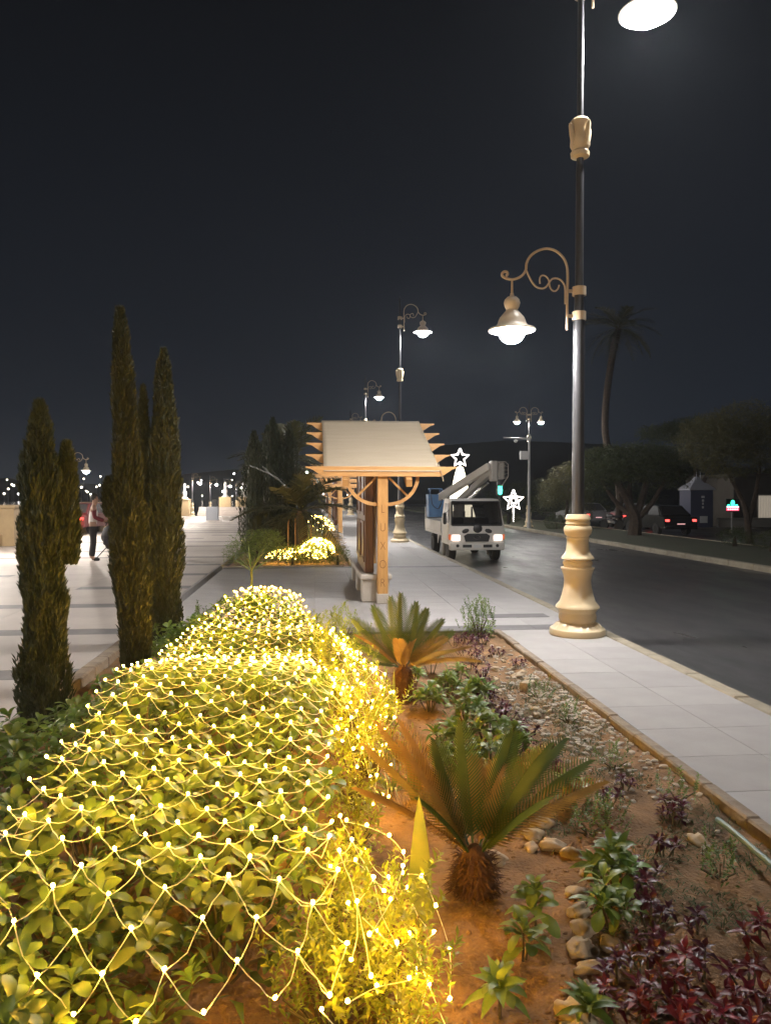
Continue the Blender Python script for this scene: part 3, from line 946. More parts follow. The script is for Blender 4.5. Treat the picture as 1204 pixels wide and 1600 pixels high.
sg = thing('lit_sign', 'small lit sign with green emblem over a red and white strip', 'sign', (19.6, 34.5, 0))
MB().cbox(-.34, .34, -.06, .06, 1.0, 1.60, .02).build('board', 'black_plastic', sg)
MB().ico((0, -.07, 1.40), .12, 2, (.85, .2, 1.3)).ico((-.2, -.07, 1.30), .06, 1, (1.4, .2, .8)).ico((.18, -.07, 1.30), .06, 1, (1.4, .2, .8)).build('emblem', 'neon_green', sg)
MB().box(-.30, .30, -.085, -.062, 1.20, 1.255).build('strip', 'neon_white', sg)
rs = MB().box(-.30, .30, -.085, -.062, 1.05, 1.18).build('strip', 'neon_red', sg)
for q in range(5):
    MB().box(-.26 + q * .11, -.19 + q * .11, -.092, -.086, 1.09, 1.14).build('mark', 'neon_white', rs)
MB().tube([(0, 0, -.02), (0, 0, 1.0)], .04, 8).build('post', 'galv', sg)

ks = thing('kiosk', 'narrow dark blue kiosk with pale hipped roof and white notices', 'kiosk', (21.2, 41, 0))
MB().cbox(-.65, .65, -.65, .65, 0, 2.05, .02).build('wall', 'kiosk_blue', ks)
MB().lathe([(1.05, 0), (1.05, .06), (.62, .35), (.42, .42), (.1, .75)], 4, M=Matrix.Rotation(PI / 4, 4, 'Z')).build('roof', 'kiosk_roof', ks, loc=(0, 0, 2.05))
MB().box(-.12, .32, -.668, -.652, .25, .62).build('notice', 'white_box', ks)
for q, (zz, w) in enumerate(((1.05, .05), (1.25, .04), (1.42, .06), (1.62, .09))):
    MB().box(.05 - w, .05 + w, -.668, -.652, zz, zz + .12).build('letter', 'plate', ks)
for x in (-.1, .12):
    MB().tube([(x, -.2, 2.6), (x, -.2, 3.1)], .025, 6).build('mast', 'kiosk_roof', ks)

lw = thing('low_wall', 'low pale wall at the edge of the far pavement', 'wall', (24.5, 41.0, 0))
MB().cbox(-2.0, 2.2, -.14, .14, -.02, .42, .02).build('wall', 'wall_pale', lw)
MB().cbox(-2.06, 2.26, -.19, .19, .423, .50, .015).build('coping', 'wall_pale', lw)
bd = thing('building', 'low dark building with a softly lit curtained doorway', 'building', (27.5, 44, 0))
MB().box(-2.4, 7, 0, 6, -.02, 2.9).build('wall', 'wall_dark', bd)
dr = MB().box(-.85, -.02, -.03, 0, .1, 1.75).build('doorway', 'door_lit', bd)
for q in range(5):
    MB().tube([(-.78 + q * .17, -.045, .12), (-.76 + q * .17, -.045, 1.72)], .035, 6).build('curtain_fold', 'door_lit', dr)
MB().box(-2.6, 7.2, -.4, 6.2, 2.903, 3.05).build('roof', 'wall_dark', bd)
fr = MB().box(-.93, -.86, -.05, .01, .0, 1.83).box(.0, .07, -.05, .01, .0, 1.83).box(-.858, -.002, -.05, .01, 1.76, 1.83).build('door_frame', 'wall_pale', bd)

mo = thing('parked_motorbike', 'chrome motorbike parked on the service road beside the median', 'motorbike', (16.0, 40, -.13), R(20))
for y in (-.62, .62):
    MB().lathe([(.2, -.05), (.28, -.05), (.3, 0), (.28, .05), (.2, .05)], 18).build('wheel', 'tyre', mo, smooth=True, loc=(0, y, .3), rot=(0, PI / 2, 0))
MB().tube([(0, -.62, .3), (0, -.3, .55), (0, .25, .6), (0, .45, .95)], .04, 6).tube([(0, .62, .3), (0, .42, 1.0)], .035, 6).build('frame', 'chrome', mo)
MB().cbox(-.13, .13, -.2, .3, .35, .62, .06).build('engine', 'chrome', mo)
MB().cbox(-.12, .12, -.75, -.05, .72, .82, .04).build('seat', 'black_plastic', mo)
MB().ico((0, .2, .8), .18, 2, (.7, 1.4, .7)).build('tank', 'car_silver', mo, smooth=True)
MB().tube([(-.36, .32, 1.05), (-.1, .42, 1.02), (.1, .42, 1.02), (.36, .32, 1.05)], .018, 6).build('handlebar', 'chrome', mo)

# ================================================================ PARAPET, TERRACE, PROMENADE THINGS
pw = thing('parapet', 'long low riverside parapet with square stone pillars', 'parapet', (-11.0, 0, 0))
MB().cbox(-.2, .2, 12, 64, 0, .42, .02).build('base_wall', 'parapet', pw)
PIL = MB().cbox(-.45, .45, -.45, .45, 0, 1.32, .015).mesh('pillar', 'parapet')
CAPM = MB().cbox(-.5, .5, -.5, .5, 1.323, 1.44, .02).mesh('pillar_cap', 'parapet')
RL = MB()
for z in (.62, .85, 1.08):
    RL.tube([(0, -2.2, z), (0, 2.2, z)], .03, 6)
RLM = RL.mesh('rail', 'black_plastic')
for k in range(8):
    y = 28.3 + k * 5.4
    p = obj('pillar', PIL, pw, (0.15, y, 0))
    obj('pillar_cap', CAPM, p)
    if k < 7:
        obj('railing', RLM, pw, (0, y + 2.7, 0))
FIN = MB().lathe([(.30, 0), (.30, .06), (.20, .12), (.15, .22), (.20, .42), (.22, .52), (.12, .70), (.10, .80), (.13, .84), (.09, .9), (.12, .98), (.15, 1.1), (.12, 1.22), (.02, 1.32)], 14).mesh('finial', 'finial_white', True)
for k in (5, 6, 7):
    o = obj('finial', FIN, None, (-10.85, 28.3 + k * 5.4, 1.443))
    tag(o, 'white turned finial standing on a parapet pillar', 'finial', 'white finials on the parapet pillars')
tw = thing('terrace_wall', 'low pinkish terrace wall closing the far end of the promenade', 'wall', (-7.2, 67, 0))
MB().cbox(-2.6, 3.2, 0, .6, -.02, .75, .02).build('wall', 'promenade_pale', tw)
for k in range(3):
    MB().cbox(-2.6, 3.2, -.35 * (k + 1), -.35 * k - .003, -.02, .45 - .15 * k, .01).build('step', 'promenade_pale', tw)
for k, x in enumerate((-7.6, -6.1, -4.9)):
    pb = MB().cbox(-.5, .5, -.3, .3, 0, .85, .02).build('plinth', 'parapet', None, loc=(x, 67.35, .752))
    tag(pb, 'square stone plinth on the terrace wall', 'plinth', 'plinths on the terrace wall')
    o = obj('finial', FIN, None, (x, 67.35, 1.605))
    tag(o, 'white turned finial on a terrace plinth', 'finial', 'white finials on the terrace plinths')
bn = thing('litter_bin', 'tall grey litter bin with dark hood on the promenade', 'litter bin', (-7.1, 54.9, 0))
MB().cbox(-.42, .42, -.34, .34, 0, .95, .03).build('body', 'bin_grey', bn)
MB().cbox(.02, .38, -.3, .3, .953, 1.52, .05).build('hood', 'black_plastic', bn)

# --- person with a folding stand and black bag
pe = thing('person', 'person in pale top and dark trousers standing at a folding stand', 'person', (-6.0, 21.6, 0), R(-75))


def skinned(name, m, joints, edges, parent, sub=2):
    me = bpy.data.meshes.new(name)
    me.from_pydata([j[:3] for j in joints], edges, [])
    o = obj(name, me, parent)
    me.materials.append(MATS[m])
    sk = o.modifiers.new('skin', 'SKIN')
    for v, j in zip(me.skin_vertices[0].data, joints):
        v.radius = (j[3], j[4] if len(j) > 4 else j[3])
        v.use_root = False
    me.skin_vertices[0].data[0].use_root = True
    sb = o.modifiers.new('sub', 'SUBSURF')
    sb.levels = sub
    sb.render_levels = sub
    return o


# local: facing +y, left/right along x
J_ = [(0, 0, .95, .13, .10), (0, 0, 1.12, .13, .10), (0, .02, 1.32, .15, .10), (0, .03, 1.44, .10, .08), (0, .04, 1.52, .055), (0, .06, 1.60, .085), (0, .07, 1.69, .09), (0, .06, 1.77, .055),
      (.17, .02, 1.42, .055), (.22, .05, 1.18, .045), (.18, .30, 1.08, .036), (.17, .40, 1.06, .03), (-.17, .02, 1.42, .055), (-.22, .05, 1.18, .045), (-.18, .30, 1.08, .036), (-.17, .40, 1.06, .03),
      (.09, 0, .86, .095), (.10, .02, .50, .065), (.11, -.02, .11, .045), (.11, .05, .04, .04), (.11, .17, .03, .03), (-.09, 0, .86, .095), (-.10, .0, .50, .065), (-.11, -.06, .11, .045), (-.11, 0, .04, .04), (-.11, .12, .03, .03)]
E_ = [(0, 1), (1, 2), (2, 3), (3, 4), (4, 5), (5, 6), (6, 7), (3, 8), (8, 9), (9, 10), (10, 11), (3, 12), (12, 13), (13, 14), (14, 15), (0, 16), (16, 17), (17, 18), (18, 19), (19, 20), (0, 21), (21, 22), (22, 23), (23, 24), (24, 25)]
body = skinned('body', 'skin', J_, E_, pe)
g_ = 1.12
skinned('trousers', 'cloth_black', [(0, 0, .97, .150, .118), (.09, 0, .86, .112), (.10, .02, .50, .08), (.11, -.02, .10, .066), (-.09, 0, .86, .112), (-.10, 0, .50, .08), (-.11, -.06, .10, .066)],
        [(0, 1), (1, 2), (2, 3), (0, 4), (4, 5), (5, 6)], pe)
skinned('shirt', 'cloth_white', [(0, 0, .93, .158, .125), (0, 0, 1.12, .15, .12), (0, .02, 1.30, .168, .12), (0, .03, 1.44, .115, .095)], [(0, 1), (1, 2), (2, 3)], pe)
for s in (-1, 1):
    skinned('sleeve', 'cloth_red' if s > 0 else 'cloth_black', [(s * .14, .02, 1.43, .075), (s * .225, .05, 1.18, .06), (s * .185, .29, 1.085, .048)], [(0, 1), (1, 2)], pe)
    skinned('shoe', 'black_plastic', [(s * .11, (.0 if s > 0 else -.05), .05, .055), (s * .11, (.18 if s > 0 else .13), .04, .045)], [(0, 1)], pe)
    hnd = MB()
    for q in range(4):
        x = s * .17 + (q - 1.5) * .017
        hnd.tube([(x, .40, 1.06), (x, .45, 1.065), (x, .475, 1.045), (x, .465, 1.02)], [.009, .009, .008, .006], 5)
    hnd.tube([(s * .15, .40, 1.055), (s * .135, .43, 1.035), (s * .14, .45, 1.02)], [.010, .009, .007], 5)
    hnd.build('fingers', 'skin', body)
hr = MB().ico((0, .04, 1.735), .112, 3, (.92, 1.0, .98), .04)
hr.v = [(x, y if not (y > .09 and z < 1.74) else .06, z) for x, y, z in hr.v]
hr.build('hair', 'hair', pe, smooth=True, angle=0)
fc = MB().ico((0, .168, 1.655), .018, 1, (.8, 1, 1.4)).build('nose', 'skin', body)
for s in (-1, 1):
    MB().ico((s * .034, .152, 1.69), .012, 1).build('eye', 'hair', body)
    MB().ico((s * .093, .06, 1.67), .025, 1, (.4, .8, 1.3)).build('ear', 'skin', body)
MB().ico((0, .155, 1.61), .02, 1, (1.4, .4, .3)).build('mouth', 'cloth_red', body)

sd_ = thing('folding_stand', 'black folding frame stand with splayed legs in front of the person', 'stand', (-5.5, 21.45, 0))
for a in (.3, 1.9, 3.4, 5.0):
    MB().tube([(.06 * math.cos(a), .06 * math.sin(a), .42), (.42 * math.cos(a), .42 * math.sin(a), .015)], .014, 6).build('leg', 'black_plastic', sd_)
MB().tube([(0, 0, .3), (0, 0, 1.06)], .016, 6).build('post', 'black_plastic', sd_)
MB().tube([(-.14, 0, 1.04), (.14, 0, 1.05)], .014, 6).build('handle', 'black_plastic', sd_)
bg_ = thing('black_bag', 'black rucksack hanging from the folding stand', 'bag', (-5.5, 21.35, 0))
bgm = MB().ico((0, 0, .66), .32, 3, (.62, .45, .98), .15)
bgm.build('bag_body', 'bag', bg_, smooth=True, angle=0)
MB().cbox(-.13, .13, -.19, -.1, .45, .66, .03).build('pocket', 'bag', bg_)
for s in (-1, 1):
    MB().tube([(s * .1, 0, .95), (s * .07, .02, 1.03), (0, .03, 1.05)], .014, 5).build('strap', 'bag', bg_)

# --- lights of the far bank and the street beyond
spots = []
random.seed(21)
for k in range(46):
    u = uni(-30, 480)
    d = uni(170, 330)
    spots.append(((u - 490) / 1200 * d, d, uni(1.2, 7.5) if u < 480 else 4, 'globe_city' if rnd() < .6 else 'globe_city_white'))
for k in range(30):
    u = uni(-20, 220)
    d = uni(170, 330)
    spots.append(((u - 490) / 1200 * d, d, uni(.5, 6.5), 'globe_city'))
for k in range(26):
    u = uni(395, 560)
    d = uni(110, 190)
    spots.append(((u - 490) / 1200 * d, d, uni(1.5, 5.5), random.choice(('globe_city', 'globe_city_white', 'globe_city_white', 'globe_violet'))))
cache = {}
for (x, y, z, m) in spots:
    far = thing('distant_lamp', 'distant pole lamp among the lights beyond the promenade', 'lamp', (x, y, -.5), 0, 'distant lamps beyond the promenade')
    if m not in cache:
        cache[m] = MB().ico((0, 0, 0), 1, 1).mesh('lamp_globe', m, True)
        if 'p' not in cache:
            cache['p'] = MB().tube([(0, 0, 0), (0, 0, 1)], .08, 5).mesh('pole', 'pole_paint')
    obj('lamp_globe', cache[m], far, (0, 0, z + .5), (0, 0, 0), uni(.12, .30) * y / 170)
    obj('pole', cache['p'], far, (0, 0, 0), (0, 0, 0), (1, 1, z + .5))

# ================================================================ PLANTS
random.seed(11)


def whorl_mesh(name, m, n, L, Wd, e0, e1, stem=.03, segs=3, bend=.5, shape=.8, ob=False):
    w = MB()
    for k in range(n):
        t = k / max(1, n - 1)
        az = k * 2.39996 + uni(-.25, .25)
        el = e0 + (e1 - e0) * t + uni(-.12, .12)
        d = (math.cos(az) * math.cos(el), math.sin(az) * math.cos(el), math.sin(el))
        w.leaf(aim((0, 0, stem * (t - .5)), d, uni(-.3, .3)), L * uni(.75, 1.12) * (1 - .3 * t), Wd * uni(.8, 1.15) * (1 - .2 * t), bend * uni(.5, 1.4), .3, segs, shape, ob=ob)
    return w.mesh(name, m, True, 0)


def sprig_mesh(name, m, H, n, L, Wd):
    w = MB()
    pts = [(0, 0, 0)]
    dx, dy = uni(-.25, .25), uni(-.25, .25)
    for k in range(1, 5):
        pts.append((dx * H * (k / 4) ** 1.6, dy * H * (k / 4) ** 1.6, H * k / 4))
    for k in range(n):
        t = .12 + .88 * k / n
        x, y, z = dx * H * t ** 1.6, dy * H * t ** 1.6, H * t
        az = k * 2.4 + uni(-.3, .3)
        el = uni(.15, .9) + .5 * t
        w.leaf(aim((x, y, z), (math.cos(az) * math.cos(el), math.sin(az) * math.cos(el), math.sin(el)), uni(-.4, .4)), L * uni(.7, 1.2), Wd * uni(.8, 1.2), uni(0, .7), .25, 2, .7)
    return w.mesh(name, m, True, 0)


HW = [whorl_mesh('leaf_whorl', 'leaf_hedge', 11, .112, .050, .0, 1.2, ob=True) for _ in range(5)]
RW = [whorl_mesh('leaf_whorl', 'leaf_rosette', 13, .13, .042, .1, 1.25, segs=4, shape=.62) for _ in range(3)] + [whorl_mesh('leaf_whorl', 'leaf_rosette', 11, .125, .052, .1, 1.25, ob=True) for _ in range(3)]
XW = [whorl_mesh('leaf_whorl', 'leaf_red', 10, .062, .027, .0, 1.1, segs=2) for _ in range(4)]
YW = [whorl_mesh('leaf_whorl', 'leaf_scarlet', 10, .075, .030, .0, 1.1, segs=2) for _ in range(3)]
GS = [sprig_mesh('sprig', 'leaf_gold', .24, 26, .040, .013) for _ in range(5)]
DS = [sprig_mesh('sprig', 'leaf_hedge', .22, 24, .034, .014) for _ in range(3)]


def hedge_z(x, y):
    z = .47 + .15 * math.exp(-((y - 5.0) / .85) ** 2) - .13 * math.exp(-((y - 6.55) / .55) ** 2 - ((x - .0) / .7) ** 2)
    z += .22 * math.exp(-((y - 8.9) / .65) ** 2 - ((x + .65) / .6) ** 2)
    z += .10 * math.exp(-((x + 1.0) / .3) ** 2 - ((y - 4.0) / 1.2) ** 2)
    z += .06 * noise.noise(Vector((x * 2.1, y * 2.1, 5)))
    z *= .55 + .45 * sm(1.9, 2.9, y)
    z *= 1 - .45 * sm(9.0, 9.7, y)
    z *= 1 - .35 * sm(.0, .55, x)
    z *= 1 - .30 * sm(-1.15, -1.7, x)
    return z


def shrub(name, label, cat, c, rad, n, meshes, zf, group, stem_m='stem', scr=(.8, 1.2), fill=0, fill_m=None, fl=(.05, .02), low=.35):
    t = thing(name, label, cat, (c[0], c[1], soil_z(*c[:2]) if c[1] < 10 or c[1] > 19 and c[0] < 1 else 0), uni(0, 6.28), group)
    rz = t.rotation_euler.z
    st = MB()
    for k in range(n):
        a = k * 2.39996
        r_ = rad * math.sqrt((k + .5) / n) * uni(.85, 1.1)
        lx, ly = r_ * math.cos(a), r_ * math.sin(a)
        wx, wy = c[0] + lx * math.cos(rz) - ly * math.sin(rz), c[1] + lx * math.sin(rz) + ly * math.cos(rz)
        top = zf(wx, wy) * (uni(.82, 1.0) if k % 3 else uni(low, .75))
        d = Vector((lx * .9, ly * .9, rad * .8)).normalized()
        o = obj(meshes[0].name.split('.')[0], random.choice(meshes), t, (lx, ly, top), (uni(-.25, .25) - d.y * .55, uni(-.25, .25) + d.x * .55, uni(0, 6.28)), uni(*scr))
        if k % 2 == 0:
            st.tube([(lx * .12, ly * .12, -.03), (lx * .5, ly * .5, top * .5), (lx, ly, top)], [.008, .006, .004], 4, cap=False)
    st.build('stems', stem_m, t)
    if fill:
        f = MB()
        for k in range(fill):
            a, r_ = uni(0, 6.28), rad * math.sqrt(rnd()) * 1.02
            lx, ly = r_ * math.cos(a), r_ * math.sin(a)
            wx, wy = c[0] + lx * math.cos(rz) - ly * math.sin(rz), c[1] + lx * math.sin(rz) + ly * math.cos(rz)
            z = zf(wx, wy) * uni(.12, .85)
            f.leaf(aim((lx, ly, z), (uni(-1, 1), uni(-1, 1), uni(-.2, .9)), uni(-1, 1)), fl[0] * uni(.7, 1.3), fl[1] * uni(.8, 1.2), uni(0, .6), .3, 2, .8)
        tag(f.build('inner_leaves', fill_m, t, smooth=True, angle=0), kind='stuff')
    return t


# --- hedge shrubs beneath the light net
yy = 2.98
k = 0
while yy < 9.4:
    for x in (-.95, -.32):
        xx = x + uni(-.06, .06) + (.0 if yy < 6.2 else .04)
        if yy > 8.6 and x > -.5:
            xx = -.45
        lb_ = 'broad leaved shrub in the far mound under the light net' if yy > 7.9 else ('broad leaved shrub under the light net along its cypress side' if x < -.5 else 'broad leaved shrub under the light net along the golden shrubs')
        shrub('leafy_shrub', lb_, 'shrub', (xx, yy + uni(-.05, .05)), .40, 25 if yy < 6 else 20,
              HW, hedge_z, lb_.replace('shrub', 'shrubs', 1), fill=150, fill_m='leaf_hedge', fl=(.085, .036))
    yy += .60
# --- darker shrubs in front of and between the cypresses, outside the net
for (x, y) in ((-1.55, 3.0), (-1.62, 3.7), (-1.5, 4.4), (-1.75, 5.0), (-1.5, 5.6), (-1.15, 2.15), (-1.45, 6.5), (-1.45, 8.2), (-1.55, 9.3), (-1.0, 2.62), (-.72, 2.35)):
    shrub('leafy_shrub', 'dark green leafy shrub between the light net and the cypresses', 'shrub', (x, y), .36, 20, HW, lambda a, b: hedge_z(a, b) * .92,
          'unlit shrubs by the cypresses', fill=110, fill_m='leaf_hedge', fl=(.085, .036))


# --- golden fine-leaved shrubs along the right edge of the net
def gold_z(h0):
    return lambda a, b: h0


for i, (x, y, r_, h_, n) in enumerate(((.03, 2.62, .20, .18, 30), (.22, 2.78, .22, .27, 40), (.10, 3.1, .18, .26, 26), (.27, 2.5, .17, .14, 26), (.2, 3.9, .15, .2, 18), (.25, 4.45, .20, .32, 30), (.36, 5.05, .24, .40, 42), (.30, 5.7, .26, .38, 42),
                                       (.22, 6.4, .26, .36, 36), (.16, 7.1, .26, .36, 34), (.10, 7.8, .24, .36, 28))):
    shrub('golden_shrub', ('airy golden shrub strung with loose lights at the near end of the net' if y < 3.3 else 'dense golden shrub beside the light net and the cycads'), 'shrub', (x, y), r_, n, GS, gold_z(h_), 'near golden shrubs' if y < 3.3 else 'golden shrubs along the net', fill=220, fill_m='leaf_gold', fl=(.035, .012), low=.1)
shrub('golden_shrub', 'rounded golden green shrub at the far end of the bed beside the cycad', 'shrub', (.28, 8.75), .34, 46, GS, lambda a, b: .42 * max(.2, 1 - ((a - .28) ** 2 + (b - 8.75) ** 2) / .16), None, fill=300, fill_m='leaf_gold', fl=(.04, .014), low=.2)
shrub('yellow_green_shrub', 'small yellow green leafy bush beside the tall cypress', 'shrub', (-1.35, 9.55), .28, 26, DS, lambda a, b: .36 * max(.3, 1 - ((a + 1.35) ** 2 + (b - 9.55) ** 2) / .12), None, fill=200, fill_m='leaf_gold', fl=(.045, .018), low=.2)  # yellow green comes from its own leaf colours
shrub('corner_shrub', 'small upright green shrub at the paved corner of the bed', 'shrub', (2.12, 9.75), .22, 48, DS, lambda a, b: .36 * max(.4, 1 - ((a - 2.12) ** 2 + (b - 9.75) ** 2) / .09), None, fill=420, fill_m='leaf_rosette', fl=(.04, .016), low=.15)

# ================================================================ THE LIGHT NET
net = thing('light_net', 'net of warm fairy lights draped over the green shrubs', 'fairy lights', (0, 0, 0))
DT, DSX = .205, .104
rows, cols = int(7.0 / DSX), 7


def net_xy(i, j):
    y = 2.36 + i * DSX
    left = -1.22 + .42 * sm(7.6, 9.4, y) + .14 * sm(3.0, 2.2, y)
    right = .06 + .20 * math.exp(-((y - 5.3) / .9) ** 2) - .28 * sm(7.6, 9.4, y) + .12 * sm(2.8, 2.2, y)
    t = (j + .5 * (i % 2)) / (cols - .5)
    x = left + (right - left) * t
    y += .10 * math.sin(t * PI) * sm(3.2, 2.2, y) * -1 + .04 * noise.noise(Vector((i * .31, j * .7, 2)))
    return x + .035 * noise.noise(Vector((i * .4, j * .9, 8))), y


def net_z(x, y):
    z = max(hedge_z(x, y), .75 * hedge_z(x + .12, y + .1) + .25 * hedge_z(x - .1, y - .12)) + .035
    z -= .13 * sm(2.75, 2.2, y) + .10 * sm(-.1, .22, x) * sm(3.4, 4.6, y)
    return z + .012 * noise.noise(Vector((x * 5, y * 5, 3)))


nodes = {}
for i in range(rows):
    for j in range(cols):
        x, y = net_xy(i, j)
        nodes[i, j] = Vector((x, y, net_z(x, y)))
wire = MB()
for i in range(rows - 1):
    for j in range(cols):
        nb = [(i + 1, j), (i + 1, j - 1)] if i % 2 == 0 else [(i + 1, j), (i + 1, j + 1)]
        for q in nb:
            if q in nodes:
                a, b = nodes[i, j], nodes[q]
                md = a.lerp(b, .5) + Vector((uni(-.014, .014), uni(-.014, .014), -.018 + uni(-.006, .006)))
                m1 = a.lerp(md, .5) + Vector((uni(-.006, .006), uni(-.006, .006), -.006))
                m2 = md.lerp(b, .5) + Vector((uni(-.006, .006), uni(-.006, .006), -.006))
                wire.tube([a, m1, md, m2, b], 0.0021, 3, cap=False)
                if rnd() < .3 and j in (0, cols - 1):
                    wire.tube([a, m1 + Vector((.02, .01, -.02)), md + Vector((.02, 0, -.03)), b], 0.0019, 3, cap=False)
wire.build('net_wire', 'wire', net)
# stray strands hanging over the golden shrubs, some added to light the soil
strays = []
for (pts) in ([(.10, 2.32, .24), (.20, 2.45, .20), (.30, 2.40, .25), (.34, 2.55, .18), (.22, 2.62, .28), (.12, 2.72, .33)],
              [(.06, 2.9, .38), (.16, 2.98, .36), (.26, 2.85, .30), (.34, 2.70, .22), (.38, 2.5, .16), (.42, 2.36, .10)],
              [(.02, 2.26, .26), (.10, 2.20, .22), (.24, 2.22, .16), (.36, 2.22, .12)],
              [(.26, 4.5, .42), (.36, 4.8, .45), (.45, 5.1, .50), (.50, 5.4, .52), (.46, 5.7, .50)],
              [(.22, 4.3, .36), (.33, 4.55, .40), (.42, 4.95, .42), (.52, 5.2, .44)],
              [(.30, 3.9, .20), (.34, 4.15, .26), (.38, 4.4, .30), (.44, 4.7, .34), (.52, 4.95, .34), (.57, 5.25, .36), (.58, 5.6, .34), (.52, 5.95, .36), (.46, 6.3, .36)],
              [(.36, 3.1, .24), (.42, 2.95, .30), (.45, 2.8, .26), (.47, 2.62, .20), (.44, 2.45, .14)],
              [(.40, 6.6, .34), (.42, 6.9, .36), (.38, 7.2, .38), (.34, 7.5, .36), (.28, 7.9, .38)],
              [(.14, 3.35, .36), (.22, 3.2, .40), (.30, 3.05, .42), (.34, 2.9, .42), (.32, 2.75, .44), (.26, 2.6, .40), (.18, 2.5, .34)],
              [(.30, 4.9, .58), (.40, 5.2, .60), (.36, 5.5, .60), (.28, 5.8, .58), (.34, 6.1, .54)],
              [(.15, 6.1, .48), (.24, 6.5, .50), (.30, 6.9, .50), (.28, 7.3, .46)]):
    sp_ = [Vector(p) for p in spline(pts, 4)]
    wire2 = MB().tube(sp_, 0.0021, 3, cap=False).build('loose_wire', 'wire', net)
    strays += [Vector(p) for p in pts]
for (ya, yb, xa, xb, za, zb, nc) in ((4.15, 7.9, .16, .56, .60, .24, 4), (2.42, 3.3, .10, .46, .50, .14, 3)):  # extra net patches over the golden shrubs, added to light the soil
    wire3 = MB()
    nr = int((yb - ya) / .165)
    g2 = {}
    for i in range(nr):
        for j in range(nc):
            t = (j + .5 * (i % 2)) / (nc - .5)
            y = ya + i * .165 + uni(-.035, .035)
            bulge = math.sin(PI * min(1, max(0, (y - ya) / (yb - ya))))
            g2[i, j] = Vector((xa + (xb - xa) * t * (.55 + .45 * bulge) + uni(-.03, .03), y, za * (.7 + .3 * bulge) + (zb - za) * t ** 1.4 + uni(-.04, .04)))
    for (i, j), p in g2.items():
        for q in ([(i + 1, j), (i + 1, j - 1)] if i % 2 == 0 else [(i + 1, j), (i + 1, j + 1)]):
            if q in g2:
                md = p.lerp(g2[q], .5) + Vector((uni(-.015, .015), uni(-.015, .015), -.02))
                wire3.tube([p, p.lerp(md, .5) - Vector((0, 0, .006)), md, md.lerp(g2[q], .5) - Vector((0, 0, .006)), g2[q]], 0.0018, 3, cap=False)
    strays += list(g2.values())
    wire3.build('loose_wire', 'wire', net)
allb = sorted(list(nodes.values()) + strays, key=lambda p: (p - Vector((0, 0, 1.8))).length)
BM = MB().ico((0, 0, 0), .0062, 1, (1, 1, 1.25)).mesh('bulb', 'bulb', True)
SK = MB().lathe([(.0035, -.016), (.0042, -.006), (.0035, -.002)], 5).mesh('socket', 'socket')
for p in allb[:290]:
    o = obj('bulb', BM, net, p + Vector((0, 0, .008)), (uni(-.9, .9), uni(-.9, .9), 0), uni(.9, 1.12))
rest = MB()
for p in allb[290:]:
    rest.ico(p + Vector((0, 0, .008)), .0066, 1)
tag(rest.build('far_bulbs', 'bulb', net), kind='stuff')


# ================================================================ CYCADS
def frond_mesh(name, m, L, droop, leafL, n=36):
    f = MB()
    def P(t):
        a = droop * t * t
        return Vector((L * (t - .10 * droop * t * t), 0, L * (.0 - .42 * droop * t ** 2.4)))
    f.tube([P(k / 8) for k in range(9)], [.007 * (1 - .8 * k / 8) for k in range(9)], 4, cap=False)
    for k in range(n):
        t = .10 + .90 * k / (n - 1)
        p = P(t)
        tang = (P(min(1, t + .02)) - P(max(0, t - .02))).normalized()
        w = leafL * (.35 + .65 * math.sin(PI * min(1, .12 + t * .86)) ** .7) * (1 if t < .9 else .75)
        for s in (-1, 1):
            d = (tang * (.65 + .6 * t) + Vector((0, s, 0)) * 1.05 + Vector((0, 0, .42))).normalized()
            M = aim(p, d, s * -.5)
            f.add([(0, -.0045, 0), (w * .5, -.0052, -.003), (w * uni(.9, 1.08), 0, -.012), (w * .5, .0052, -.003), (0, .0045, 0)], [(0, 1, 3, 4), (1, 2, 3)], M)
    return f.mesh(name, m)


def cycad(label, c, sc, fronds, trunk_h, seed):
    random.seed(seed)
    t = thing('cycad', label, 'cycad', (c[0], c[1], soil_z(*c)), 0, None, sc)
    tr = MB()
    tr.lathe([(.07, -.06), (.09, .02), (.095, trunk_h * .5), (.075, trunk_h * .85), (.045, trunk_h), (.02, trunk_h + .03)], 16)
    tb = tr.build('trunk', 'cycad_trunk', t, smooth=True)
    sc_ = MB()
    for k in range(520):
        a, z = uni(0, 6.28), trunk_h * rnd()
        r_ = .082 * (1 - .3 * z / trunk_h)
        sc_.leaf(aim((r_ * math.cos(a), r_ * math.sin(a), z), (math.cos(a), math.sin(a), uni(-.5, 1.0)), uni(-.5, .5)), uni(.035, .085), .011, uni(.1, .9), .2, 2, .5)
    tag(sc_.build('trunk_scales', 'cycad_trunk', t), kind='stuff')
    for (az, el, L, droop, netlit) in fronds:
        me = frond_mesh('frond', 'leaf_netlit_copper' if netlit else 'leaf_cycad', L, droop, .118 if not netlit else .108)  # orange fronds carry the glow of the net in their colour
        o = obj('frond', me, t, (0.03 * math.cos(az), .03 * math.sin(az), trunk_h * .97))
        d = (math.cos(az) * math.cos(el), math.sin(az) * math.cos(el), math.sin(el))
        o.matrix_local = aim((0.03 * math.cos(az), .03 * math.sin(az), trunk_h * .97), d, uni(-.2, .2) + .65 * math.cos(az))
    random.seed(seed + 1)
    return t


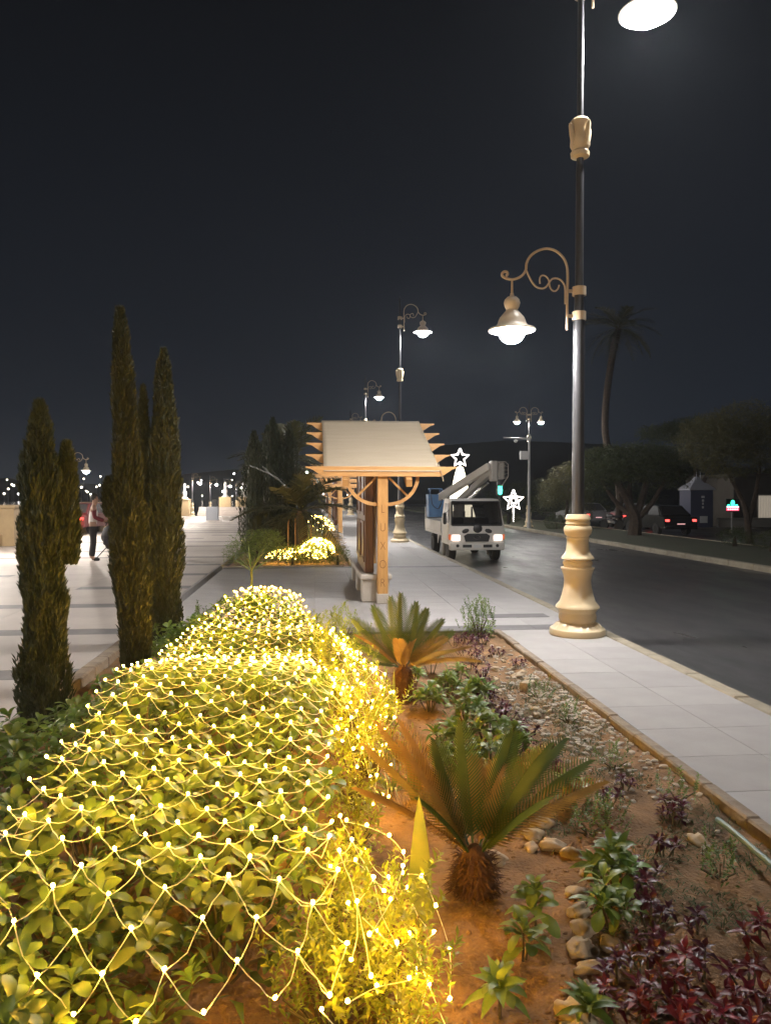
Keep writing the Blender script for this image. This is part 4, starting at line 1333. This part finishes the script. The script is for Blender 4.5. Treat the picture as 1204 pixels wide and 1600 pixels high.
# azimuth (0 = right, pi/2 = away), elevation, length, droop
cycad('cycad with fronds coloured net-lit orange and shaggy trunk in the sand', (.74, 3.48), 1.0,
      [(2.95, .90, .70, .45, True), (2.70, .98, .74, .45, True), (2.45, 1.08, .68, .45, True), (3.25, .75, .62, .55, True), (3.0, 1.12, .60, .35, True), (2.3, 1.2, .52, .25, False), (1.6, 1.28, .58, .2, False), (1.3, 1.15, .46, .75, True),
       (.95, 1.1, .46, .75, True), (.78, .92, .66, .6, False), (.42, .86, .74, .65, False), (.18, .76, .74, .75, False), (-.08, .68, .72, .95, True), (.3, 1.02, .62, .6, False), (-.45, .95, .42, .5, False), (3.6, 1.0, .40, .4, False)], .20, 5)
cycad('dark green cycad with spreading fronds at the far end of the bed', (.80, 6.85), 1.0,
      [(2.9, .55, .66, .45, False), (2.6, .75, .66, .3, False), (2.2, .95, .66, .2, False), (1.8, 1.1, .68, .15, False), (1.5, 1.2, .68, .1, False), (1.1, 1.05, .64, .15, False), (.9, .9, .64, .2, False), (.6, .75, .62, .25, False), (.35, .6, .60, .35, False),
       (.1, .45, .66, .6, True), (-.15, .35, .7, .95, True), (-.1, .6, .5, .9, True), (2.95, .8, .5, .5, True), (-1.9, 1.15, .34, .3, True), (-1.2, 1.2, .30, .3, True), (3.2, .3, .55, .5, False), (.2, .7, .5, .6, True)], .30, 9)


# ================================================================ SMALLER BED PLANTS
def bladed(name, label, cat, c, blades, m, group=None):
    t = thing(name, label, cat, (c[0], c[1], soil_z(*c)), 0, group)
    for (az, el, L, w, bend) in blades:
        b = MB()
        b.leaf(Matrix.Identity(4), L, w, bend, .35, 7, .42)
        o = b.build('blade', m, t, smooth=True, angle=0)
        d = (math.cos(az) * math.cos(el), math.sin(az) * math.cos(el), math.sin(el))
        o.matrix_local = aim((.01 * math.cos(az), .01 * math.sin(az), -.02), d, PI / 2 + uni(-.3, .3) if abs(d[2]) > .98 else uni(-.4, .4))
    return t


random.seed(31)
bladed('snake_plant', 'single broad pointed snake plant blade standing beside the shaggy cycad', 'snake plant', (.44, 3.2), [(1.2, 1.52, .60, .105, .1), (-.6, 1.2, .22, .05, .2)], 'leaf_blade')
bladed('snake_plant', 'slim upright snake plant blades behind the shaggy cycad', 'snake plant', (.60, 4.55), [(.3, 1.5, .42, .045, .1), (2.5, 1.42, .36, .04, .15), (4.4, 1.3, .25, .04, .2)], 'leaf_blade')
bladed('snake_plant', 'cluster of tall narrow blades by the golden shrubs', 'snake plant', (.60, 6.05), [(.3, 1.5, .48, .04, .1), (2.5, 1.42, .42, .04, .15), (4.4, 1.35, .36, .04, .2), (1.4, 1.45, .40, .035, .1), (5.4, 1.2, .3, .035, .2)], 'leaf_blade')
for (x, y, n, L, lb) in ((.56, 5.35, 26, .30, 'tufted spiky plant with arching narrow leaves beside the golden shrubs'), (.48, 4.75, 20, .26, 'smaller tuft of arching narrow leaves on the open sand')):
    bladed('spiky_plant', lb, 'spiky plant', (x, y), [(q * 2.4, uni(.35, 1.3), L * uni(.7, 1.15), .017, uni(.3, 1.1)) for q in range(n)], 'leaf_spiky')
bladed('yucca', 'pale spiky young palm rising behind the netted mound', 'yucca', (-.78, 9.75), [(q * PI / 7 + .1, (.2 if q % 2 else .75) + .5 * ((q * 37) % 10) / 10, .46 * uni(.85, 1.1), .022, .2) for q in range(15)], 'leaf_spiky').location.z = .86
MB().tube([(0, 0, -.95), (0, 0, .02)], [.024, .016], 6).build('stem', 'leaf_spiky', COL.objects['yucca'])
for (x, y) in ((-.25, 9.35), (-.12, 8.9)):
    bladed('spiky_plant', 'grassy tuft poking from the right flank of the netted mound', 'spiky plant', (x, y), [(q * 2.4, uni(.5, 1.35), .60 * uni(.7, 1.15), .02, uni(.2, .7)) for q in range(9)], 'leaf_spiky', 'tufts on the netted mound')


def clump(name, label, cat, c, meshes, n, rad, h, group, sc=(.8, 1.15)):
    t = thing(name, label, cat, (c[0], c[1], soil_z(*c)), uni(0, 6.28), group)
    st = MB()
    for k in range(n):
        a, r_ = k * 2.4, rad * math.sqrt(k / max(1, n)) if n > 1 else 0
        z = h * uni(.6, 1.1) * (1 - .35 * (r_ / rad if rad else 0))
        lx, ly = r_ * math.cos(a), r_ * math.sin(a)
        obj('leaf_whorl', random.choice(meshes), t, (lx, ly, z), (uni(-.3, .3) - ly * 2, uni(-.3, .3) + lx * 2, uni(0, 6.28)), uni(*sc))
        st.tube([(lx * .2, ly * .2, -.03), (lx, ly, z)], [.006, .004], 5, cap=False)
    st.build('stems', 'stem', t)
    return t


GR = 'rosette plants scattered over the sand'
for (x, y, n, r_, h_, lb) in ((.65, 2.62, 2, .05, .12, 'pale green rosette plant at the near end of the sand'), (.94, 3.17, 2, .04, .18, 'upright yellow green rosette plant beside the shaggy cycad'),
                              (.82, 2.93, 2, .05, .12, 'small rosette plant between the shaggy cycad and the stones'), (1.40, 3.50, 5, .10, .17, 'bushy bright green rosette plant beside the row of pale stones'), (1.27, 3.16, 5, .10, .15, 'dark green rosette plant standing among the near stones'), (.95, 2.55, 2, .05, .10, 'small rosette plant at the near end of the stone row'),
                              (.98, 6.45, 7, .13, .22, None), (1.22, 6.9, 7, .14, .2, None), (1.22, 6.1, 7, .15, .2, None), (1.0, 5.5, 7, .16, .18, None), (1.28, 5.6, 7, .15, .2, None), (1.18, 5.05, 7, .14, .16, None), (1.42, 6.7, 7, .12, .16, None), (.92, 5.0, 7, .13, .16, None),
                              (1.38, 5.2, 7, .12, .2, None), (1.05, 4.55, 7, .10, .14, None), (1.40, 7.4, 4, .14, .18, None), (.98, 7.4, 3, .12, .18, None), (1.2, 7.8, 3, .12, .18, None), (1.50, 4.4, 4, .1, .16, None)):
    clump('rosette_plant', lb or ('green rosette plant behind the shaggy cycad' if y < 5.8 else ('green rosette plant around the dark green cycad' if y > 2.9 and y > 5.8 else 'small rosette plant on the near sand')), 'rosette plant', (x, y), RW, n, r_, h_, None if lb else ('rosette plants behind the shaggy cycad' if y < 5.8 else 'rosette plants around the dark cycad'))
random.seed(47)
reds = [(1.13, 2.55), (1.30, 2.64), (1.22, 2.46), (1.45, 2.50), (1.49, 3.3), (1.55, 3.45), (1.36, 2.95), (1.42, 3.1), (2.0, 4.1), (2.06, 4.2), (1.92, 4.6), (1.66, 4.72), (1.6, 4.95), (1.57, 5.2), (1.52, 5.45), (1.6, 5.75), (1.54, 6.05), (1.58, 6.35),
        (1.55, 6.65), (1.62, 6.95), (1.6, 7.3), (1.7, 7.6), (1.66, 8.0), (1.78, 8.3), (1.7, 8.65), (1.9, 8.9), (1.85, 9.3), (1.98, 9.45), (2.1, 9.3), (1.7, 9.2), (2.15, 8.0), (1.14, 2.78), (1.03, 2.62), (1.62, 2.7), (1.83, 2.98), (1.72, 4.35), (1.78, 3.75), (1.5, 3.75), (2.05, 8.6), (1.36, 2.42), (1.55, 2.6), (1.5, 2.8), (1.28, 2.82), (1.2, 2.62), (1.68, 2.55), (1.38, 2.72), (1.6, 3.05), (1.44, 2.38), (1.52, 3.55), (1.46, 3.15)]
for k, (x, y) in enumerate(reds):
    sc_ = y < 2.75 or k in (34, 33)
    lb_ = 'scarlet leaved bedding plant beside the near stones' if sc_ else ('purple red plant beside the pale stones and the hose' if y < 4.85 else ('purple red plant between the rosette plants and the white pebbles' if y < 7.8 else 'purple red plant around the small corner shrub'))
    clump('red_plant', lb_, 'red plant', (x, y),
          YW if sc_ else XW, 3 if y < 5 else 5, .08 if y < 5 else .13, uni(.07, .13), lb_.replace('plant', 'plants', 1), (.8, 1.2))
for (x, y) in ((2.02, 5.0), (2.05, 6.0), (2.0, 6.7), (1.95, 3.5), (2.18, 4.4), (1.5, 4.05), (1.62, 4.1)):
    shrub('low_bush', 'small dark green fine leaved bush near the bed edging', 'bush', (x, y), .12, 12, DS, lambda a, b: .05, 'small bushes near the bed edging', scr=(.5, .8), fill=30, fill_m='leaf_hedge', fl=(.03, .01), low=.1)

# --- stones and pebbles
random.seed(53)
stones = [(1.27, 4.16, .062), (1.18, 4.02, .05), (1.24, 3.91, .06), (1.12, 3.90, .042), (1.32, 3.79, .055), (.92, 3.79, .055), (.86, 3.84, .04), (1.33, 3.60, .05), (1.22, 3.42, .055), (1.15, 3.24, .045), (1.13, 3.10, .05), (1.08, 2.97, .055), (1.05, 2.86, .045),
          (.92, 2.62, .06), (.90, 2.52, .055), (2.04, 3.89, .055), (1.40, 2.94, .035), (1.2, 3.0, .04), (1.0, 2.75, .03), (1.36, 5.9, .05), (1.34, 6.6, .06), (1.45, 5.0, .04), (1.22, 4.3, .045), (.8, 4.9, .03), (2.06, 7.6, .06), (1.9, 7.9, .045), (1.72, 7.1, .05), (1.85, 5.4, .035)]
for k in range(22):
    stones.append((uni(1.75, 2.28), uni(5.2, 8.6), uni(.02, .042)))
for (x, y, r_) in stones:
    big = r_ > .048
    o = MB().ico((0, 0, 0), r_, 3, (uni(.9, 1.35), uni(.75, 1.0), uni(.5, .75)), .35).build('stone', 'stone', None, smooth=True, angle=0, loc=(x, y, soil_z(x, y) + r_ * .22), rot=(uni(-.3, .3), uni(-.3, .3), uni(0, 6.3)))
    o.data.transform(Matrix.Translation((0, 0, 0)))
    tag(o, 'fist sized pale stone lying on the sand' if big else 'small pale stone lying on the bed soil', 'stone', 'fist sized stones on the sand' if big else 'small stones on the bed')
o = MB().cbox(-.11, .11, -.045, .045, -.02, .07, .02, seg=2).build('stone', 'stone', None, smooth=True, loc=(2.03, 7.15, soil_z(2.03, 7.15)), rot=(0, .1, .9))
tag(o, 'oblong cut pale stone lying among the white pebbles', 'stone')
pb = MB()
for k in range(900):
    x, y = uni(1.72, 2.36), random.gauss(6.5, 1.05)
    if not 3.6 < y < 9.2 or (x < 1.95 and rnd() < .5):
        continue
    r_ = uni(.008, .026)
    pb.ico((x, y, soil_z(x, y) + r_ * .3), r_, 1, (uni(.9, 1.4), uni(.8, 1.2), uni(.5, .8)), .3)
tag(pb.build('pebbles', 'pebble'), 'scattered white pebbles along the paving side of the bed', 'pebbles', kind='stuff')
cl = MB()
for k in range(1500):
    x, y = uni(.2, 2.36), 2.2 + 5.5 * rnd() ** 1.6
    r_ = uni(.004, .013)
    cl.ico((x, y, soil_z(x, y) + r_ * .2), r_, 1, (1.2, 1, .7), .4)
tag(cl.build('soil_clods', 'soil'), 'loose crumbs of soil over the bed', 'soil', kind='stuff')
gm = MB()
for k in range(11000):
    x, y = uni(1.2, 2.37), 2.2 + 5.5 * rnd()
    if noise.noise(Vector((x * 2.3, y * 2.3, 9))) < -.05:
        continue
    a = uni(0, 6.28)
    gm.leaf(aim((x, y, soil_z(x, y) - .004), (math.cos(a), math.sin(a), uni(.3, 1.6))), uni(.025, .085), .007, uni(.2, .8), .2, 2, .5)
tag(gm.build('ground_cover', 'grass'), 'thin low weeds over the bed soil', 'weeds', kind='stuff')
ho = MB().tube(spline([(2.22, 4.02, .0), (2.20, 3.85, .02), (2.18, 3.6, .03), (2.17, 3.3, .025), (2.12, 2.9, .02), (2.05, 2.3, .02)], 4), .017, 8).build('garden_hose', 'hose', None, smooth=True)
tag(ho, 'grey green garden hose lying along the bed edging', 'hose')
for (x, y) in ((1.47, 2.86), (2.12, 4.35)):
    a = uni(0, 6)
    o = MB().add([(-.03, -.02, 0), (.035, -.018, .012), (.03, .022, .03), (-.025, .02, .012), (.0, .0, .03)], [(0, 1, 4), (1, 2, 4), (2, 3, 4), (3, 0, 4)]).build('paper_scrap', 'paper', None, loc=(x, y, soil_z(x, y) + .004), rot=(0, 0, a))
    tag(o, 'crumpled white paper scrap on the bed soil', 'litter', 'paper scraps on the bed')


# ================================================================ CYPRESSES
def cypress(label, loc, prof, n, seed, lean=(0, 0), group=None, sc=1.0, extra=()):
    """prof: (height, radius) pairs; extra: side spires (dx, dy, base_z, height, radius)"""
    random.seed(seed)
    t = thing('cypress', label, 'cypress', loc, 0, group)
    H = prof[-1][0]
    f = MB()
    def rad(z):
        for (a, b), (c, d) in zip(prof, prof[1:]):
            if a <= z <= c:
                return b + (d - b) * (z - a) / (c - a)
        return 0
    spires = [(0, 0, 0, H, None)] + list(extra)
    tot = sum(h_ for (_, _, _, h_, _) in spires)
    for (dx, dy, z0, h_, r0) in spires:
        for k in range(int(n * h_ / tot)):
            z = h_ * rnd() ** (.85)
            rr = rad(z) if r0 is None else r0 * math.sin(PI * min(1, .18 + .82 * (z / h_) ** .8)) ** .6
            a = uni(0, 6.28)
            bump = 1 + (.50 if seed == 3 else .30) * noise.noise(Vector((math.cos(a) * 1.5 + dx * 9, math.sin(a) * 1.5 + seed, z * 3.1))) + .24 * noise.noise(Vector((math.cos(a) * 4, math.sin(a) * 4 + seed, z * 7)))
            r_ = rr * bump * (1 - .4 * rnd() ** 2.2)
            px, py = dx + lean[0] * z + r_ * math.cos(a), dy + lean[1] * z + r_ * math.sin(a)
            d = (math.cos(a) * uni(.0, .55) + uni(-.25, .25), math.sin(a) * uni(.0, .55) + uni(-.25, .25), 1)
            L = uni(.03, .085) * sc
            w = uni(.0035, .0085) * sc
            f.add([(0, -w * .6, 0), (L * .6, -w, .006), (L, 0, 0), (L * .55, w, .006), (0, w * .6, 0)], [(0, 1, 3, 4), (1, 2, 3)], aim((px, py, z0 + z), d, uni(-1.5, 1.5)))
    f.build('crown', 'leaf_cypress', t)
    tk = MB()
    tk.tube([(0, 0, -.1), (lean[0] * H * .3, lean[1] * H * .3, H * .3), (lean[0] * H * .8, lean[1] * H * .8, H * .85)], [.08 * sc, .06 * sc, .012], 8)
    for (dx, dy, z0, h_, r0) in extra:
        tk.tube([(0, 0, max(.1, z0 - .4)), (dx * .8, dy * .8, z0 + .1), (dx, dy, z0 + h_ * .8)], [.03 * sc, .025 * sc, .006], 6)
    tk.build('trunk', 'bark', t, smooth=True)
    # a dark heart of old wood and dead needles fills the column
    core = MB().lathe([(max(.02, r_ * .62), z) for z, r_ in prof[:-1]] + [(.01, H * .97)], 10)
    core.v = [(x + lean[0] * z, y + lean[1] * z, z) for x, y, z in core.v]
    core.build('inner_growth', 'leaf_cypress', t, smooth=True)
    return t


cypress('stout cypress with a forked top at the promenade edge', (-2.07, 6.15, 0), [(.0, .15), (.3, .16), (.8, .15), (1.08, .13), (1.25, .155), (1.6, .165), (1.9, .15), (2.1, .085), (2.3, .06), (2.48, .01)], 42000, 3,
        lean=(-.012, 0), extra=((.165, .05, 1.25, .92, .075), (-.07, .1, 1.1, .8, .10)))
cypress('tallest slender cypress rising behind the light net', (-1.72, 7.6, 0), [(.0, .10), (.4, .13), (.9, .165), (1.4, .17), (1.8, .145), (2.1, .115), (2.6, .09), (3.0, .075), (3.3, .055), (3.55, .01)], 46000, 4,
        lean=(-.035, 0), extra=((-.23, 0, 1.58, .34, .05),))
cypress('full columnar cypress with a smaller spire at its side', (-1.76, 9.3, 0), [(.0, .16), (.5, .185), (1.0, .19), (1.8, .185), (2.4, .15), (2.9, .11), (3.25, .07), (3.48, .01)], 46000, 6, extra=((-.24, .02, .5, 2.55, .085),))
for k, (x, y, h_, r_) in enumerate(((-1.75, 23.0, 3.6, .42), (-1.25, 23.8, 4.1, .45), (-.75, 24.2, 3.9, .40), (-1.5, 25.5, 4.0, .42))):
    cypress('dark cypress in the clump standing in the far bed', (x, y, 0), [(0, r_ * .6), (.5, r_), (h_ * .5, r_ * .95), (h_ * .8, r_ * .6), (h_, .02)], 3500, 60 + k, group='cypresses of the far bed', sc=2.0)


# ================================================================ TREES
def leafy(name, label, cat, loc, blobs, trunk, m, n, leaf, seed, group=None, flat=0.0):
    random.seed(seed)
    t = thing(name, label, cat, loc, 0, group)
    f = MB()
    tot = sum(b[3] * b[4] * b[5] for b in blobs)
    for (x, y, z, rx, ry, rz_) in blobs:
        for k in range(int(n * rx * ry * rz_ / tot)):
            v = Vector((random.gauss(0, 1), random.gauss(0, 1), random.gauss(0, 1))).normalized()
            if flat:                                         # clipped crown: squared-off outline
                mxx = max(abs(v.x), abs(v.y), abs(v.z))
                v = v.lerp(v / mxx, flat)
            q = (1 - .5 * rnd() ** 2) * (1 + .20 * noise.noise(Vector((v.x * 2.2 + x, v.y * 2.2 + y, v.z * 2.2 + seed))))
            p = (x + v.x * rx * q, y + v.y * ry * q, z + v.z * rz_ * q)
            L = leaf * uni(.6, 1.3)
            f.leaf(aim(p, (uni(-1, 1), uni(-1, 1), uni(-.6, 1)), uni(-1.5, 1.5)), L, L * .5, uni(0, .6), .3, 1, .8, .12)
    f.build('crown', m, t)
    tk = MB()
    for (pts, rr) in trunk:
        tk.tube(spline(pts, 3), [rr * (1 - .6 * k / (3 * (len(pts) - 1))) for k in range(3 * (len(pts) - 1) + 1)], 8)
    tk.build('trunk', 'bark', t, smooth=True)
    return t


leafy('ficus_tree', 'flat topped clipped ficus with forked trunk on the median', 'tree', (14.2, 33, 0),
      [(-1.3, 0, 3.15, 1.2, 1.2, .75), (.2, .2, 3.35, 1.5, 1.4, .72), (1.4, 0, 3.2, 1.2, 1.3, .75), (0, -.6, 3.0, 2.0, 1.2, .6), (-1.6, .3, 2.6, .9, .9, .6), (1.5, 0, 2.6, .9, .9, .55)],
      [([(0, 0, -.1), (.05, 0, .7), (-.2, 0, 1.3), (-.9, 0, 2.6)], .34), ([(.03, 0, .5), (.3, .1, 1.3), (.7, .1, 2.7)], .24), ([(.0, 0, .8), (-.1, .3, 1.6), (.0, .5, 2.8)], .18), ([(.1, 0, .7), (.7, -.2, 1.4), (1.4, -.2, 2.6)], .16), ([(-.1, 0, .8), (-.8, .2, 1.5), (-1.5, .2, 2.5)], .14)], 'leaf_tree', 20000, .19, 71, flat=.45)
leafy('ficus_tree', 'olive lit broad crowned tree on the median past the ficus', 'tree', (16.0, 28.5, 0),
      [(-.6, 0, 3.9, 1.4, 1.3, 1.0), (.8, .2, 4.3, 1.5, 1.3, 1.1), (2.2, 0, 3.8, 1.4, 1.2, 1.2), (-.2, -.5, 3.1, 1.3, 1.0, .7)],
      [([(.9, 0, -.1), (.8, 0, 1.0), (.5, 0, 1.8), (-.3, 0, 3.2)], .15), ([(.85, 0, .7), (1.2, .1, 1.7), (1.4, .1, 3.2)], .13)], 'leaf_tree_olive', 17000, .18, 73)
leafy('acacia_tree', 'dark spreading tree against the sky beyond the median', 'tree', (23.5, 47, 0), [(-1.2, 0, 5.7, 1.8, 1.6, .55), (.8, 0, 5.9, 2.4, 1.8, .8), (3.0, 0, 5.5, 2.0, 1.8, .8)],
      [([(1, 0, -.1), (.9, 0, 2.5), (.2, 0, 5.5)], .22), ([(.95, 0, 2), (2.0, 0, 4), (2.8, 0, 5.4)], .15)], 'leaf_tree', 9000, .28, 75)
leafy('topiary', 'tall clipped topiary block with square shoulders beside the lamp on the median', 'topiary', (13.6, 41, 0), [(.35, 0, 2.4, 1.0, .9, .95), (.5, 0, 3.25, .5, .5, .35), (-.75, 0, 1.9, .55, .7, .75), (.9, 0, 1.2, .7, .7, .8)],
      [([(.2, 0, -.1), (.2, 0, .8), (.3, 0, 2.2)], .14)], 'leaf_tree_olive', 13000, .13, 77, flat=.8)
leafy('hedge_bush', 'low round bush at the foot of the topiary', 'bush', (12.75, 39.5, 0), [(0, 0, .35, .7, .5, .42)], [([(0, 0, -.1), (0, 0, .3)], .05)], 'leaf_tree', 1500, .10, 78)
leafy('hedge_bush', 'low bush beside the star light post', 'bush', (12.7, 48.5, 0), [(0, 0, .3, .6, .5, .34)], [([(0, 0, -.1), (0, 0, .3)], .05)], 'leaf_tree', 1200, .11, 79)
for k, (x, y, w, h_) in enumerate(((17.5, 52, 4, 1.9), (23, 56, 4.5, 2.4), (28.0, 39, 3.2, 2.6), (31.5, 45, 4, 3.3), (14.6, 25.5, .9, .55), (14.4, 23.0, 1.0, .6), (14.2, 20.5, 1.0, .65), (17, 60, 5, 2.6), (33, 56, 5, 3.2))):
    leafy('hedge_bush', 'low dark clipped bush along the median' if w < 2 else 'dark mass of garden trees behind the service road', 'bush' if w < 2 else 'tree', (x, y, 0),
          [(0, 0, h_ * .6, w * .7, 1.0 if w > 2 else w * .6, h_ * .52), (w * .3, .2, h_ * .75, w * .4, .9 if w > 2 else w * .5, h_ * .45)], [([(0, 0, -.1), (0, 0, h_ * .6)], .1)], 'leaf_tree', 3500 if w > 2 else 1500, .22 if w > 2 else .09, 80 + k,
          'low bushes along the median' if w < 2 else 'garden trees behind the service road')


def palm(name, label, loc, pts, r_, nf, L, seed, droop, m='leaf_palm', crown_r=.16):
    random.seed(seed)
    t = thing(name, label, 'palm', loc)
    MB().tube(spline(pts, 4), r_, 9).build('trunk', 'bark', t, smooth=True)
    top = Vector(pts[-1])
    for k in range(nf):
        az, el = k * 2.4 + uni(-.2, .2), uni(-.5, 1.3)
        f = MB()
        P = lambda q: Vector((L * (q - .12 * droop * q * q), 0, -L * .45 * droop * q ** 2.2))
        f.tube([P(q / 6) for q in range(7)], [.03 * (1 - .8 * q / 6) for q in range(7)], 4, cap=False)
        for q in range(26):
            s_ = .12 + .88 * q / 25
            w = L * .26 * math.sin(PI * min(1, .15 + .8 * s_)) ** .7
            for s in (-1, 1):
                d = (Vector((1, 0, -.3 * droop * s_)) * .9 + Vector((0, s, 0)) + Vector((0, 0, uni(-.5, .2)))).normalized()
                f.add([(0, -.018, 0), (w * .5, -.02, 0), (w, 0, -.1 * w), (w * .5, .02, 0), (0, .018, 0)], [(0, 1, 3, 4), (1, 2, 3)], aim(P(s_), d))
        o = f.build('frond', m, t)
        o.matrix_local = aim(top, (math.cos(az) * math.cos(el), math.sin(az) * math.cos(el), math.sin(el)), uni(-.3, .3))
    return t


palm('palm_tree', 'tall curved palm standing dark against the night sky beyond the road', (16.5, 41, 0), [(.2, 0, -.1), (.25, 0, 2.2), (-.45, 0, 4.6), (-.55, 0, 6.4), (-.25, 0, 9.0), (.15, 0, 10.9)], .19, 24, 2.3, 91, 1.2)
palm('date_palm', 'feathery date palm with drooping fronds in the far bed', (-.35, 22.0, 0), [(0, 0, -.1), (.02, 0, .9), (.0, 0, 1.35)], .16, 20, 2.0, 93, 1.0)
palm('date_palm', 'taller dim date palm behind the cypress clump', (-.9, 27.0, 0), [(0, 0, -.1), (.05, 0, 1.6), (.0, 0, 3.0)], .16, 22, 2.1, 95, .9)

# --- far bed shrubs with their own light nets
random.seed(61)
o = leafy('round_shrub', 'rounded green shrub at the corner of the far bed', 'shrub', (-1.45, 19.9, 0), [(0, 0, .45, .78, .7, .48), (-.4, .1, .3, .5, .5, .32), (.3, 0, .55, .5, .5, .4)], [([(0, 0, -.1), (0, 0, .4)], .06)], 'leaf_rosette', 4500, .075, 101)
leafy('round_shrub', 'low dark green shrub along the front of the far bed', 'shrub', (-.55, 20.0, 0), [(0, 0, .22, .6, .4, .26), (.6, .1, .2, .5, .4, .24)], [([(0, 0, -.1), (0, 0, .2)], .05)], 'leaf_tree', 2500, .08, 102)
leafy('round_shrub', 'low green shrub beside the red bush of the far bed', 'shrub', (.62, 20.2, 0), [(0, 0, .22, .35, .3, .26)], [([(0, 0, -.1), (0, 0, .2)], .05)], 'leaf_hedge', 1200, .07, 107)
leafy('copper_bush', 'orange red bush at the right end of the far lit mound', 'bush', (.50, 21.3, 0), [(0, 0, .42, .36, .36, .40)], [([(0, 0, -.1), (0, 0, .2)], .05)], 'leaf_netlit_copper', 1500, .08, 103)
for (x, y, rx, hz, lb, nb, sd) in ((-.45, 21.0, .75, .34, 'long low mound of shrubs strung with fairy lights in the far bed', 150, 104), (.10, 20.9, .42, .55, 'rounded golden shrub strung with fairy lights in the far bed', 150, 105), (-.10, 29.5, .8, .85, 'golden shrub strung with fairy lights farther along the far bed', 120, 106)):
    t = leafy('lit_shrub', lb, 'shrub', (x, y, 0), [(0, 0, hz * .6, rx, .5, hz * .6)], [([(0, 0, -.1), (0, 0, .2)], .05)], 'leaf_gold', 2500, .07, sd)
    q = MB()
    for k in range(nb):
        v = Vector((random.gauss(0, 1), random.gauss(0, 1), random.gauss(0, 1))).normalized()
        v.z = abs(v.z) * .95 + .05
        v.y = -abs(v.y) if k % 3 else v.y
        q.ico((v.x * rx * 1.12, v.y * .57, hz * .6 + v.z * hz * .75 - .12), .017, 1)
    ln = thing('light_net', 'small fairy light net over the ' + lb.split(' strung')[0].replace('mound of shrubs', 'mound') + (' at the far end' if y > 25 else ''), 'fairy lights', (x, y, 0))
    tag(q.build('bulbs', 'bulb_far', ln), kind='stuff')
for k in range(4):
    o = MB().tube([(0, 0, -.1), (uni(-.02, .02), 0, uni(.75, 1.15))], .02, 6).build('stake', 'wood', None, loc=(-.75 + k * .22, 22.3 + uni(-.2, .2), 0))
    tag(o, 'short wooden stake standing behind the far lit mound', 'stake', 'stakes behind the far mound')

# ================================================================ HAZE
hz = MB().box(-60, 90, -25, 640, -1.6, 46).build('haze', None)
hmat = bpy.data.materials.new('haze')
hmat.use_nodes = True
hn = hmat.node_tree
hn.nodes.remove(hn.nodes['Principled BSDF'])
pv = hn.nodes.new('ShaderNodeVolumePrincipled')
pv.inputs['Color'].default_value = (0.82, 0.9, 1.0, 1)
pv.inputs['Density'].default_value = 0.0005
pv.inputs['Anisotropy'].default_value = 0.55
hn.links.new(pv.outputs[0], hn.nodes['Material Output'].inputs['Volume'])
hz.data.materials.append(hmat)
tag(hz, kind='stuff')
